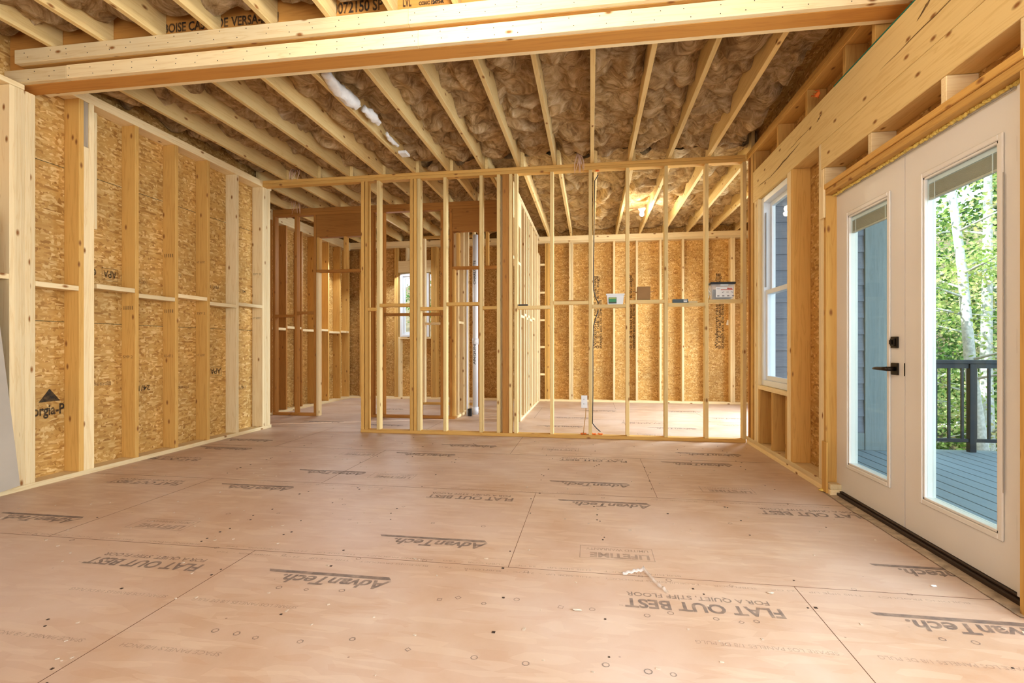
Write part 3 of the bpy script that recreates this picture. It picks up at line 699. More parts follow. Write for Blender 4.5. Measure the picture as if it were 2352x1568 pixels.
o = lumpy('foam_wrap', [atz(zz, 748, 168), atz(zz, 775, 205), atz(zz, 812, 235), atz(zz, 822, 243)], [.035, .048, .058, .03], SCRIM, 1); tagk(o, 'white foam roll stuffed beside the sixth joist just past the beam', 'foam roll')
o = lumpy('foam_wrap', [atz(zz, 836, 250), atz(zz, 858, 268), atz(zz, 870, 285)], [.03, .045, .02], SCRIM, 2); tagk(o, 'shorter white foam piece right behind the larger foam roll in the ceiling', 'foam roll')
o = lumpy('foam_wrap', [atz(zz, 888, 308), atz(zz, 905, 328), atz(zz, 915, 336)], [.012, .022, .012], SCRIM, 3); tagk(o, 'thin white foam scrap in the ceiling bay farther towards the partition', 'foam scrap')
p = atz(3.04, 928, 352); o = box('foam_wrap', p.x-.045, p.x+.045, p.y-.06, p.y+.06, 3.02, 3.05, SCRIM, None, .006); tagk(o, 'small square white foam scrap hanging just before the partition top plate', 'foam scrap')
def wisp(u, v0, v1, Y, lab, w=.03, seed=0):
    bm = bmesh.new(); random.seed(seed)
    for k in range(9):
        p0 = at(Y, u+random.uniform(-5, 5), v0); p1 = at(Y-.02, u+random.uniform(-12, 12), v1+random.uniform(-10, 6))
        pm = p0.lerp(p1, .5)+Vector((random.uniform(-w, w), random.uniform(-.02, .02), 0))
        addtube(bm, [p0, pm, p1], [.010, .006, .0015], 5)
    o = fin('insulation_wisp', bm, WISP, None, smooth=True); tagk(o, lab, 'insulation wisp')
wisp(1331, 352, 395, YP-.03, 'loose tan fibre wisp hanging over the partition top plate', seed=3)
wisp(680, 436, 488, YB-.06, 'loose pinkish fibre wisp hanging above the corridor partition', seed=4)
wisp(677, 382, 410, YP-.03, 'loose tan fibre strands hanging near the left end of the top plate', seed=5)
random.seed(11)

# ------------------------------------------------------------------ french door (right wall)
d1 = empty('door_1', (1.70, 3.1, 0)); d1['kind'] = 'structure'
XD = 1.70
def lite_door(y0, y1, g0, g1, nm_blind, handle):
    """leaf between y0<y1, glass opening g0<g1"""
    z0_, z1_, gz0, gz1 = .036, 2.072, .24, 1.895
    bm = bmesh.new()
    for a in ((y0, g0, z0_, z1_), (g1, y1, z0_, z1_), (g0, g1, z0_, gz0), (g0, g1, gz1, z1_)): addbox(bm, XD, XD+.044, a[0], a[1], a[2], a[3])
    leaf = fin('door_leaf', bm, WHITE_PAINT, d1)
    bm = bmesh.new(); t = .026
    for a in ((g0-t, g0, gz0-t, gz1+t), (g1, g1+t, gz0-t, gz1+t), (g0, g1, gz0-t, gz0), (g0, g1, gz1, gz1+t)): addbox(bm, XD-.010, XD-.0003, a[0], a[1], a[2], a[3], .004)
    for a in ((g0, g0+.012, gz0, gz1), (g1-.012, g1, gz0, gz1), (g0, g1, gz0, gz0+.012), (g0, g1, gz1-.012, gz1)): addbox(bm, XD-.004, XD+.05, a[0], a[1], a[2], a[3], .002)
    fin('glazing_frame', bm, WHITE_PAINT, leaf)
    for x in (XD+.008, XD+.034):
        o = box('glass_pane', x, x+.003, g0+.012, g1-.012, gz0+.012, gz1-.012, GLASS, leaf)
    bl = empty('blind', (0, 0, 0)); bpy.data.objects.remove(bl)
    bm = bmesh.new()
    addbox(bm, XD+.013, XD+.031, g0+.014, g1-.014, gz1-.036, gz1-.013)
    hd = fin('blind_headrail', bm, VINYL, leaf)
    bm = bmesh.new()
    for k in range(16):
        z = gz1-.040-k*.0042; addbox(bm, XD+.015, XD+.029, g0+.015, g1-.015, z-.0018, z+.0006)
    addbox(bm, XD+.014, XD+.030, g0+.015, g1-.015, gz1-.118, gz1-.108)
    fin('blind_slats', bm, BLIND, leaf)
    bm = bmesh.new()
    for yy in (g0+.06, g1-.06): addbox(bm, XD+.0135, XD+.0145, yy-.003, yy+.003, gz1-.12, gz1-.036)
    fin('blind_ladder_tape', bm, VINYL, leaf)
    bm = bmesh.new(); addbox(bm, XD+.0055-.008, XD+.002, g0+.0-.001, g0+.012, .52, .68, .002); fin('blind_slider', bm, plain('brown_slider_'+nm_blind, (.30, .2, .15), .5), leaf)
    return leaf
lf = lite_door(3.088, 3.872, 3.24, 3.70, 'a', True)
rt = lite_door(2.333, 3.082, 2.43, 2.925, 'b', False)
box('glazing_channel', XD-.0115, XD-.0103, 2.395, 2.400, .42, 1.75, plain('grey_channel', (.45, .42, .38), .5), rt)
# hardware
hz = .90
hm = bmesh.new(); addbox(hm, XD-.010, XD-.0002, 3.138, 3.20, hz-.034, hz+.034, .002)
plate_ = fin('handle_plate', hm, BRONZE, lf)
hm = bmesh.new(); addtube(hm, [(XD-.0105, 3.169, hz), (XD-.05, 3.169, hz)], .013, 12); addtube(hm, [(XD-.05, 3.160, hz), (XD-.052, 3.20, hz), (XD-.052, 3.27, hz-.001), (XD-.050, 3.30, hz-.003)], [.012, .011, .009, .007], 10)
fin('lever_handle', hm, BRONZE, lf, smooth=True)
hm = bmesh.new(); addbox(hm, XD-.012, XD-.0002, 3.140, 3.200, 1.018, 1.082, .002); addbox(hm, XD-.022, XD-.0121, 3.152, 3.188, 1.030, 1.072, .002); addbox(hm, XD-.034, XD-.0221, 3.164, 3.176, 1.038, 1.064, .003)
fin('deadbolt', hm, BRONZE, lf)
box('strike_latch', XD-.004, XD-.0002, 3.0835, 3.0865, hz-.035, hz+.035, BRONZE, lf)
for z in (.30, 1.05, 1.82):
    hb = bmesh.new(); addtube(hb, [(XD-.006, 3.880, z-.05), (XD-.006, 3.880, z+.05)], .006, 8); addbox(hb, XD-.002, XD+.0, 3.8725, 3.89, z-.048, z+.048)
    fin('hinge', hb, NICKEL, lf)
for z in (.30, 1.05, 1.82):
    hb = bmesh.new(); addtube(hb, [(XD-.006, 2.326, z-.05), (XD-.006, 2.326, z+.05)], .006, 8); addbox(hb, XD-.002, XD, 2.314, 2.332, z-.048, z+.048)
    fin('hinge', hb, NICKEL, rt)
bm = bmesh.new()
addbox(bm, XD-.015, X2+.02, 3.882, 3.904, .03, 2.0755); addbox(bm, XD-.015, X2+.02, 2.300, 2.3225, .03, 2.0755); addbox(bm, XD-.003, X2+.02, 2.3226, 3.8815, 2.0740, 2.0870)
fin('door_frame', bm, WHITE_PAINT, d1)
bm = bmesh.new(); addbox(bm, XD-.03, X2+.06, 2.24, 3.90, .0005, .022); addbox(bm, XD-.012, XD+.05, 2.30, 3.88, .0222, .034, .003)
fin('threshold', bm, THRESH, d1)
bm = bmesh.new(); addbox(bm, XD+.045, XD+.075, 3.073, 3.098, .036, 2.07); fin('astragal', bm, WHITE_PAINT, d1)
# spray foam down the side and along the head
bm = bmesh.new()
z = .02; k = 0
while z < 2.08:
    r = random.uniform(.010, .020); blob(bm, (XD-.022-random.uniform(0, .012), 3.893+random.uniform(-.003, .006), z), (r, r*.8, r*1.8), k, .5, 2); z += r*1.7; k += 1
for zz_ in (.30, .97, 1.1): blob(bm, (XD-.045, 3.9, zz_), (.02, .02, .055), zz_, .5)
blob(bm, (XD-.06, 3.89, .012), (.05, .02, .012), 3, .5)
fin('spray_foam', bm, FOAM, d1, smooth=True)
bm = bmesh.new(); y = 2.28; k = 0
while y < 3.9:
    r = random.uniform(.006, .013); blob(bm, (XD-.018, y, 2.082+random.uniform(-.003, .003)), (.012, r*1.6, r), k, .5, 1); y += r*1.9; k += 1
fin('spray_foam', bm, FOAM, d1, smooth=True)
# torn flashing paper along the threshold
bm = bmesh.new(); vs = []
for k in range(60):
    y = 2.2+1.72*k/59
    a = 1.610+.012*noise.noise(Vector((y*3, 0, 0)))+.004*noise.noise(Vector((y*17, 0, 0))); vs.append((bm.verts.new((a, y, .003+.003*abs(noise.noise(Vector((y*9, 2, 0)))))), bm.verts.new((1.669, y, .006))))
for a, b_ in zip(vs, vs[1:]): bm.faces.new((a[0], a[1], b_[1], b_[0]))
fin('flashing_tape', bm, FLASH, d1)

# ------------------------------------------------------------------ window on the right wall
w1 = empty('window_1', (1.66, 4.95, .65)); w1['kind'] = 'structure'
def win_x(x, y0, y1, z0, z1, zm, par):
    bm = bmesh.new(); t = .055
    for a in ((y0, y0+t, z0, z1), (y1-t, y1, z0, z1), (y0+t, y1-t, z0, z0+t), (y0+t, y1-t, z1-t, z1)): addbox(bm, x, x+.11, a[0], a[1], a[2], a[3], .003)
    fin('window_frame', bm, VINYL, par)
    for nm, za, zb, xo in (('lower_sash', z0+t, zm+.02, .022), ('upper_sash', zm-.02, z1-t, .062)):
        bm = bmesh.new(); q = .042; ya, yb = y0+t, y1-t
        for a in ((ya, ya+q, za, zb), (yb-q, yb, za, zb), (ya+q, yb-q, za, za+q), (ya+q, yb-q, zb-q, zb)): addbox(bm, x+xo, x+xo+.034, a[0], a[1], a[2], a[3], .002)
        sh = fin(nm, bm, VINYL, par)
        box('glass_pane', x+xo+.015, x+xo+.019, ya+q, yb-q, za+q, zb-q, GLASS, sh)
    box('balance_track', x+.016, x+.021, y1-t-.020, y1-t-.001, zm+.05, z1-t-.10, plain('grey_track', (.35, .34, .33), .5), par)
win_x(1.662, 4.588, 5.332, .645, 2.476, 1.55, w1)
w2 = empty('window_2', (-3.39, YK, 1.21)); w2['kind'] = 'structure'
bm = bmesh.new(); t = .05; x0, x1, z0, z1 = -3.66, -3.082, 1.205, 2.43
for a in ((x0, x0+t, z0, z1), (x1-t, x1, z0, z1), (x0+t, x1-t, z0, z0+t), (x0+t, x1-t, z1-t, z1)): addbox(bm, a[0], a[1], YK-.01, YK+.1, a[2], a[3], .003)
fin('window_frame', bm, VINYL, w2)
bm = bmesh.new(); q = .045; x0 += t; x1 -= t; z0 += t; z1 -= t
for a in ((x0, x0+q, z0, z1), (x1-q, x1, z0, z1), (x0+q, x1-q, z0, z0+q), (x0+q, x1-q, z1-q, z1)): addbox(bm, a[0], a[1], YK+.02, YK+.06, a[2], a[3], .003)
sh = fin('sash', bm, VINYL, w2); box('glass_pane', x0+q, x1-q, YK+.036, YK+.04, z0+q, z1-q, GLASS, sh)

# ------------------------------------------------------------------ things on the blocking
def things():
    F = YP-.003
    z = BLZ[12]                                  # between studs 12 and 13
    cx = (at(F, 1395, 690).x+at(F, 1432, 690).x)/2
    t = empty('plastic_tub', (cx, YP+.04, z)); tagk(t, 'white plastic tub with a green label standing on the partition block', 'tub')
    bm = bmesh.new(); w0, w1_, h, d0 = .082, .094, .115, .042
    vs = [bm.verts.new((cx+sx*(w0 if k == 0 else w1_), YP+.04+sy*(d0 if k == 0 else d0+.003), z+.0005+k*h)) for k in (0, 1) for sx, sy in ((-1, -1), (1, -1), (1, 1), (-1, 1))]
    for k in range(4): bm.faces.new((vs[k], vs[(k+1) % 4], vs[4+(k+1) % 4], vs[4+k]))
    bm.faces.new(vs[:4][::-1]); fin('tub_body', bm, TUBW, t)
    bm = bmesh.new()
    for a in ((-w1_-.006, w1_+.006, -d0-.008, -d0-.001), (-w1_-.006, w1_+.006, d0+.001, d0+.006), (-w1_-.006, -w1_+.001, -d0-.001, d0+.001), (w1_-.001, w1_+.006, -d0-.001, d0+.001)):
        addbox(bm, cx+a[0], cx+a[1], YP+.04+a[2], YP+.04+a[3], z+h-.014, z+h+.002, .001)
    fin('tub_rim', bm, TUBW, t)
    y = YP+.04-d0-.0035
    lb = box('green_label', cx-.074, cx+.012, y-.003, y-.001, z+.008, z+.076, plain('dark_green_print', (.06, .09, .05), .5), t)
    box('label_panel', cx-.070, cx+.008, y-.0042, y-.0032, z+.026, z+.060, GREEN, lb); box('label_band', cx-.070, cx+.008, y-.0042, y-.0032, z+.061, z+.072, YGREEN, lb)
    # cardboard box
    z = BLZ[13]; xa, xb = at(F, 1464, 690).x, at(F, 1494, 690).x
    t = empty('cardboard_box', ((xa+xb)/2, YP+.04, z)); tagk(t, 'open brown cardboard box with flaps spread, on the partition block', 'box')
    bm = bmesh.new(); hh = .145
    for a in ((xa, xb, YP+.002, YP+.006), (xa, xb, YP+.078, YP+.082), (xa, xa+.004, YP+.006, YP+.078), (xb-.004, xb, YP+.006, YP+.078), (xa, xb, YP+.002, YP+.082)):
        addbox(bm, a[0], a[1], a[2], a[3], z+.0005, z+hh if a[3]-a[2] < .075 or a[1]-a[0] < .01 else z+.004)
    fin('box_body', bm, CARD, t)
    for s_, x in ((-1, xa), (1, xb)):
        bm = bmesh.new(); addbox(bm, x+s_*.002, x+s_*.045, YP+.01, YP+.075, z+hh*.62, z+hh*.62+.004, 0, Matrix.Rotation(s_*-.35, 4, 'Y')); fin('box_flap', bm, CARD, t)
    # slate carton
    z = BLZ[14]; xa, xb = at(F, 1546, 690).x, at(F, 1581, 690).x
    t = empty('flat_carton', ((xa+xb)/2, YP+.04, z)); tagk(t, 'small dark slate carton lying flat on the partition block', 'carton')
    box('carton_body', xa, xb, YP+.003, YP+.065, z+.0005, z+.040, CARD_D, t, .001)
    lb = box('white_label', xb-.048, xb-.012, YP+.0018, YP+.0028, z+.008, z+.034, PAPER, t)
    bm = bmesh.new()
    for k in range(9): addbox(bm, xb-.045+k*.0036, xb-.0435+k*.0036, YP+.0009, YP+.0016, z+.018, z+.031)
    fin('barcode', bm, BLACK, lb)
    o = board('wood_strip', xb+.012, xb+.10, YP+.03, YP+.07, z+.0005, z+.020, None); tagk(o, 'pale wood offcut lying right of the slate carton', 'offcut')
    # clear storage bin
    z = BLZ[15]; xa, xb = at(F, 1633, 690).x, at(F, 1688, 690).x; c = (xa+xb)/2; w = (xb-xa)/2
    t = empty('storage_bin', (c, YP+.045, z)); tagk(t, 'clear plastic storage bin with black lid and white label, rightmost on the partition', 'bin')
    bm = bmesh.new(); hb = .165
    vs = [bm.verts.new((c+sx*w*(.88 if k == 0 else .98), YP+.045+sy*(.048 if k == 0 else .056), z+.0005+k*hb)) for k in (0, 1) for sx, sy in ((-1, -1), (1, -1), (1, 1), (-1, 1))]
    for k in range(4): bm.faces.new((vs[k], vs[(k+1) % 4], vs[4+(k+1) % 4], vs[4+k]))
    bm.faces.new(vs[:4][::-1]); bmesh.ops.bevel(bm, geom=list(bm.edges), offset=.008, segments=2, affect='EDGES'); fin('bin_body', bm, TUBCLEAR, t)
    ld = box('bin_lid', c-w*1.06, c+w*1.06, YP-.018, YP+.108, z+hb-.002, z+hb+.022, BLACK, t, .006)
    box('lid_clip', c-.03, c+.05, YP-.022, YP-.0185, z+hb-.028, z+hb-.003, plain('clear_clip', (.55, .6, .62), .3), ld)
    yl = YP-.0145
    lb = box('bin_label', c-w*.62, c+w*.82, yl-.0015, yl, z+.022, z+.132, PAPER, t)
    box('red_stripe', c-w*.20, c+w*.78, yl-.0026, yl-.0016, z+.098, z+.106, RED, lb)
    bm = bmesh.new(); merge(bm, text_bm('Master', .018, .001, width=.055), Matrix.Translation((c+w*.32, yl-.003, z+.110)) @ Matrix.Rotation(math.pi/2, 4, 'X')); fin('label_lettering', bm, RED, lb)
    gp = plain('grey_print', (.2, .2, .22), .6)
    for k in range(3): box('label_picture', c-w*.1+k*.045, c-w*.1+.022+k*.045, yl-.003, yl-.0016, z+.074, z+.079, gp, lb, 0, Matrix.Rotation(.4*(k-1), 4, 'Y'))
    for k in range(4): box('label_icon', c-w*.5+k*.05, c-w*.5+.022+k*.05, yl-.003, yl-.0016, z+.032, z+.042, gp, lb)
    box('label_caption', c-w*.55, c-w*.3, yl-.003, yl-.0016, z+.112, z+.115, gp, lb)
    bm = bmesh.new(); addbox(bm, c-w*.80, c+w*.80, YP+.02, YP+.07, z+.008, z+.11, .01); fin('bin_contents', bm, plain('grey_hardware', (.28, .26, .24), .6, var=.4, bscale=30), t)
    # crumpled bag beside it
    bm = bmesh.new(); blob(bm, (xa-.030, YP+.05, z+.075), (.026, .035, .074), 4, .6, 3); o = fin('plastic_bag', bm, TUBCLEAR, None, smooth=True); tagk(o, 'crumpled clear bag squeezed left of the storage bin', 'bag')
    # black box on the first right block, dark shim on the second
    z = BLZ[10]; xa, xb = at(F, 1190, 690).x, at(F, 1212, 690).x
    o = box('marker_case', xa, xb, YP+.005, YP+.05, z+.0005, z+.018, BLACK, None, .003); tagk(o, 'slim black case on the block beside the doorway studs', 'case')
    z = BLZ[11]; xa, xb = at(F, 1275, 690).x, at(F, 1343, 690).x
    o = board('wood_strip', xa, xb, YP+.006, YP+.05, z+.0005, z+.010, None, 'brown'); tagk(o, 'thin dark wood strip lying on the block left of the hanging cable', 'offcut')
things()

# receptacle and cables
p = at(YP-.004, 1342, 922)
t = empty('wall_outlet', (p.x, YP, .34)); tagk(t, 'white duplex outlet hanging beside a partition stud near the floor', 'outlet')
o = box('outlet_box', p.x-.030, p.x+.030, YP+.001, YP+.04, .345, .475, PAPER, t, .002)
o = box('cover_plate', p.x-.034, p.x+.034, YP-.006, YP+.0005, .34, .48, PAPER, t, .003)
for z in (.385, .435):
    f_ = box('socket', p.x-.016, p.x+.016, YP-.0085, YP-.0065, z-.014, z+.014, PAPER, o, .003)
    bm = bmesh.new(); addbox(bm, p.x-.008, p.x-.006, YP-.0095, YP-.0087, z-.004, z+.006); addbox(bm, p.x+.006, p.x+.008, YP-.0095, YP-.0087, z-.004, z+.006); fin('socket_slots', bm, BLACK, o)
pts = [(p.x+.018, YP+.03, .344), (p.x+.014, YP+.03, .25), (p.x-.004, YP+.03, .12), (p.x-.010, YP+.03, .039)]
o = tube('electric_cable', pts, .004, CABLE_Y, None); tagk(o, 'short orange cable dropping from the outlet to the bottom plate', 'cable')
def cab(pl, lab):
    P = [at(YP+.03, u+3, v) for u, v in pl]; Q = []
    for i in range(len(P)-1):
        for k in range(5):
            s_ = k/5; s_ = s_*s_*(3-2*s_) if 0 else s_; Q.append(P[i].lerp(P[i+1], s_))
    Q.append(P[-1]); o = tube('electric_cable', Q, .0052, CABLE, None); tagk(o, lab, 'cable')
cab([(1371, 402), (1363, 415), (1362, 470), (1361, 560), (1360, 620), (1360, 665), (1364, 680), (1371, 696.5)], 'dark cable hanging from the top plate down to the blocking')
cab([(1371, 712), (1366, 728), (1360, 748), (1359, 800), (1359, 900), (1358, 972), (1366, 982), (1376, 991)], 'dark cable running from the blocking down to the bottom plate')
for k, (u, v, lab) in enumerate(((1340, 994, 'orange foam blob at the foot of the outlet cable'), (1363, 995, 'orange foam blob between the two cable feet'), (1380, 995, 'orange foam blob around the dark cable foot'))):
    q_ = at(YP+.04, u, v); bm = bmesh.new()
    for j in range(5): blob(bm, (q_.x+random.uniform(-.022, .022), YP+.04+random.uniform(-.012, .012), .0465+random.uniform(0, .004)), (.014, .012, .0075), k*5+j, .4, 2)
    o = fin('firestop_foam', bm, ORANGE, None, smooth=True); tagk(o, lab, 'foam')
bm = bmesh.new()
q_ = at(YP+.03, 1371, 400)
for j in range(4): blob(bm, (q_.x+random.uniform(-.02, .02), YP+.03, 2.977), (.014, .014, .007), j, .4, 2)
o = fin('firestop_foam', bm, ORANGE, None, smooth=True); tagk(o, 'orange foam under the top plate where the cable starts', 'foam')
bm = bmesh.new()
for j in range(9):
    a = (XR+.003, 3.99+random.uniform(-.02, .02), 2.85+random.uniform(-.02, .03)); addtube(bm, [a, (a[0]-.012, a[1]+random.uniform(-.10, .10), a[2]+random.uniform(-.05, .05))], [.006, .002], 5)
blob(bm, (XR+.0, 4.0, 2.86), (.012, .03, .02), 2, .4, 2)
o = fin('firestop_foam', bm, ORANGE, None, smooth=True); tagk(o, 'stringy orange foam on the right wall above the header', 'foam')
o = box('paper_tag', 2.40, 2.455, YKO-.004, YKO-.001, 1.40, 1.49, PAPER, None, 0, Matrix.Rotation(.2, 4, 'Y')); tagk(o, 'small white paper tag stapled to the far bedroom sheathing', 'tag')

# waste pipe and small box
t = empty('waste_pipe', (-1.60, 7.45, 0)); tagk(t, 'white plastic waste pipe rising behind the right door opening', 'pipe')
pc = at(7.5, 1092, 900).x
tube('pipe_run', [(pc, 7.5, 0.0), (pc, 7.5, 2.7)], .041, PVC, t, 20)
for z in (.02, 1.05): tube('pipe_coupling', [(pc, 7.5, z), (pc, 7.5, z+.09)], .047, PVC, t, 20)
for s_, z in (('CHARLOTTE', 1.95), ('ANGUNZ', .75)):
    b = text_bm(s_, .05, .001, width=.36); F = Matrix(((1, 0, 0, 0), (0, 0, -1, 0), (0, 1, 0, 0), (0, 0, 0, 1)))
    bmesh.ops.transform(b, matrix=Matrix.Translation((pc+.012, 7.5-.0425, z)) @ F @ Matrix.Rotation(math.pi/2, 4, 'Z'), verts=b.verts); fin('printed_lettering', b, INK_WALL, t)
t = empty('drain_stub', (at(7.3, 1077, 900).x, 7.3, 0)); tagk(t, 'thin white supply pipe in a dark cap left of the waste pipe', 'pipe')
q_ = at(7.3, 1073, 900).x
tube('pipe_run', [(q_, 7.3, 0), (q_, 7.3, .3), (q_, 7.3, 2.2)], .012, PVC, t, 12); box('dark_cap', q_+.02, q_+.07, 7.27, 7.33, .0, .11, BLACK, t, .004)

# leaning panel at the left edge
o = box('plywood_sheet', -3.965, -3.953, 2.15, 2.90, .004, 1.9, plain('pale_plywood', (0.46, 0.40, 0.32), .7, var=.06, bscale=4), None, 0, Matrix.Rotation(.11, 4, 'X') @ Matrix.Rotation(.0, 4, 'Y'))
tagk(o, 'pale plywood sheet leaning beside the post at the left edge', 'plywood')

# litter on the floor
def strip(pts, w, mat, name, lab, cat, amp=.004):
    bm = bmesh.new(); P = [Vector(p) for p in pts]; vs = []
    Q = []
    for i in range(len(P)-1):
        for k in range(8): Q.append(P[i].lerp(P[i+1], k/8))
    Q.append(P[-1])
    for i, p_ in enumerate(Q):
        d = (Q[min(i+1, len(Q)-1)]-Q[max(i-1, 0)]).normalized(); n_ = Vector((-d.y, d.x, 0))*w*(.6+.5*abs(noise.noise(p_*30)))
        h = .003+amp*abs(noise.noise(p_*40))
        vs.append((bm.verts.new(p_-n_+Vector((0, 0, h))), bm.verts.new(p_+Vector((0, 0, h+amp*.8))), bm.verts.new(p_+n_+Vector((0, 0, h*.8)))))
    for a, b_ in zip(vs, vs[1:]):
        bm.faces.new((a[0], a[1], b_[1], b_[0])); bm.faces.new((a[1], a[2], b_[2], b_[1]))
    o = fin(name, bm, mat, None, smooth=True); tagk(o, lab, cat)
def fl_at(u, v): q = atz(0, u, v); return (q.x, q.y, 0)
strip([fl_at(1430, 1322), fl_at(1455, 1316), fl_at(1472, 1313), fl_at(1478, 1308), fl_at(1500, 1335), fl_at(1520, 1352), fl_at(1534, 1365)], .010, TRANSLU, 'plastic_strap', 'crumpled translucent plastic strip on the subfloor beside the slogan print', 'plastic strip', .014)
for k, (u, v, lab) in enumerate(((2145, 1347, 'tiny white paper scrap on the floor near the french doors'), (1325, 1402, 'small pinkish shred on the floor left of the large slogan'), (1770, 1363, 'curled wood chip on the floor beside the panel joint'))):
    a = fl_at(u, v); bm = bmesh.new(); blob(bm, (a[0], a[1], .0045), (.012 if k != 1 else .02, .006, .0035), k, .5, 2)
    o = fin('floor_scrap', bm, [PAPER, DEBRIS, DEBRIS][k], None); tagk(o, lab, 'scrap')
bm = bmesh.new()
for k in range(260):
    x, y = random.uniform(-3.9, 1.55), random.uniform(1.2, 5.6); r = random.uniform(.0015, .005)
    addbox(bm, x-r, x+r*random.uniform(1, 3), y-r, y+r, .0003, .0022, 0, Matrix.Rotation(random.uniform(0, 3), 4, 'Z'))
o = fin('sawdust_crumbs', bm, DEBRIS, None); tagk(o, 'scattered sawdust crumbs all over the subfloor', 'sawdust', kind='stuff')

# light bulbs
def bulb(x, y, z, lab, power, col, vis=True):
    t = empty('light_bulb', (x, y, z)); tagk(t, lab, 'light bulb')
    bm = bmesh.new(); addtube(bm, [(x, y, z), (x, y, z-.012), (x, y, z-.05)], [.055, .055, .028], 20); fin('lamp_holder', bm, PAPER, t, smooth=True)
    bm = bmesh.new(); bmesh.ops.create_uvsphere(bm, u_segments=20, v_segments=12, radius=.032)
    for v in bm.verts:
        if v.co.z > 0: v.co.z *= 1.4
        v.co += Vector((x, y, z-.09))
    fin('bulb_globe', bm, emit('lit_bulb_%d' % int(power), col, 60), t, smooth=True)
    L_ = bpy.data.lights.new('bulb_light', 'POINT'); L_.energy = power; L_.color = col; L_.shadow_soft_size = .035
    lo = bpy.data.objects.new('bulb_light', L_); COL.objects.link(lo); lo.location = (x, y, z-.16)
bulb(.745, 7.72, 3.06, 'glowing bare bulb on the bedroom ceiling beyond the partition', 26, (1, .88, .70))
bulb(-.72, 1.95, 3.10, 'glowing bare bulb on the near ceiling just before the beam', 52, (1, .97, .95))

# ------------------------------------------------------------------ outside
dk = empty('deck', (3.5, 4.0, -.06)); tagk(dk, 'grey plank deck outside the french doors', 'deck')
bm = bmesh.new(); x = 1.80
while x < 8.5:
    addbox(bm, x, x+.1315, -2.0, 5.93 if x > 3.05 else 5.855, -.10, -.06, .003); x += .140
fin('deck_boards', bm, DECK, dk); box('dark_underlay', 1.8, 8.5, -2.0, 5.85, -.30, -.1005, BLACK, dk)  # solid black slab added under the boards to put shade in the gaps
box('rim_board', 3.06, 8.5, 5.87, 6.0, -.30, -.061, TRIMG, dk)
hs = empty('lap_siding', (2.4, 5.86, 0)); tagk(hs, 'grey lap siding of the wing beyond the french doors', 'siding')
bm = bmesh.new(); z = .12
while z < 3.3:
    bb = [(5.861, z), (5.836, z), (5.850, z+.172), (5.861, z+.172)]
    v0 = [bm.verts.new((X2+.02, a, c_)) for a, c_ in bb]; v1 = [bm.verts.new((2.83, a, c_)) for a, c_ in bb]
    for k in range(4): bm.faces.new((v0[k], v0[(k+1) % 4], v1[(k+1) % 4], v1[k]))
    bm.faces.new(v0[::-1]); bm.faces.new(v1); z += .172
fin('siding_courses', bm, SIDING, hs)
box('corner_trim', 2.832, 3.06, 5.822, 5.860, -.06, 3.3, TRIMG, hs, .003); box('skirt_board', X2+.02, 2.831, 5.830, 5.8605, -.059, .118, TRIMG, hs, .003)
box('corner_trim', 3.0605, 3.09, 5.822, 5.86, -.06, 3.3, TRIMG, hs)
rl = empty('deck_railing', (4.6, 5.9, -.06)); tagk(rl, 'dark metal deck railing seen through the right door glass', 'railing')
bm = bmesh.new(); addbox(bm, 3.10, 8.5, 5.865, 5.925, .845, .885, .004); addbox(bm, 3.10, 8.5, 5.88, 5.91, .80, .845); fin('top_rail', bm, RAIL, rl)
box('bottom_rail', 3.10, 8.5, 5.88, 5.91, .04, .075, RAIL, rl, .003)
def ux(u, Y=5.895):
    a = (u-1176)/1170.; c, s = 0.98824, 0.15288; return Y*(c*a-s)/(s*a+c)
x = ux(2149); dx = (ux(2231)-ux(2170))/2
while x < 8.4: box('baluster', x-.0105, x+.0105, 5.885, 5.905, .075, .80, RAIL, rl); x += dx
for x in (ux(2231), ux(2231)+1.83): box('rail_post', x-.03, x+.03, 5.866, 5.924, -.06, .845, RAIL, rl, .003)

LEAFS = []
for nm, c1, c2 in (('bright_leaf', (0.28, 0.42, 0.07), (0.75, 0.78, 0.34)), ('deep_leaf', (0.05, 0.12, 0.025), (0.20, 0.33, 0.07)), ('autumn_leaf', (0.5, 0.45, 0.14), (0.85, 0.72, 0.40))):
    m, nt, N, L, b = new_mat(nm)
    geo = N.new('ShaderNodeNewGeometry'); nz = N.new('ShaderNodeTexNoise'); nz.inputs['Scale'].default_value = 5
    L.new(geo.outputs['Position'], nz.inputs['Vector']); r = ramp(N, [(.35, c1), (.65, c2)]); L.new(nz.outputs['Fac'], r.inputs['Fac']); L.new(r.outputs['Color'], b.inputs['Base Color'])
    b.inputs['Roughness'].default_value = .5
    tl = N.new('ShaderNodeBsdfTranslucent'); L.new(r.outputs['Color'], tl.inputs[0]); ms = N.new('ShaderNodeMixShader'); ms.inputs[0].default_value = .4
    L.new(b.outputs[0], ms.inputs[1]); L.new(tl.outputs[0], ms.inputs[2]); L.new(ms.outputs[0], N['Material Output'].inputs[0])
    LEAFS.append(m)
BARK = plain('pale_birch_bark', (0.62, 0.60, 0.56), .8, bump=.4, bscale=25, var=.25)
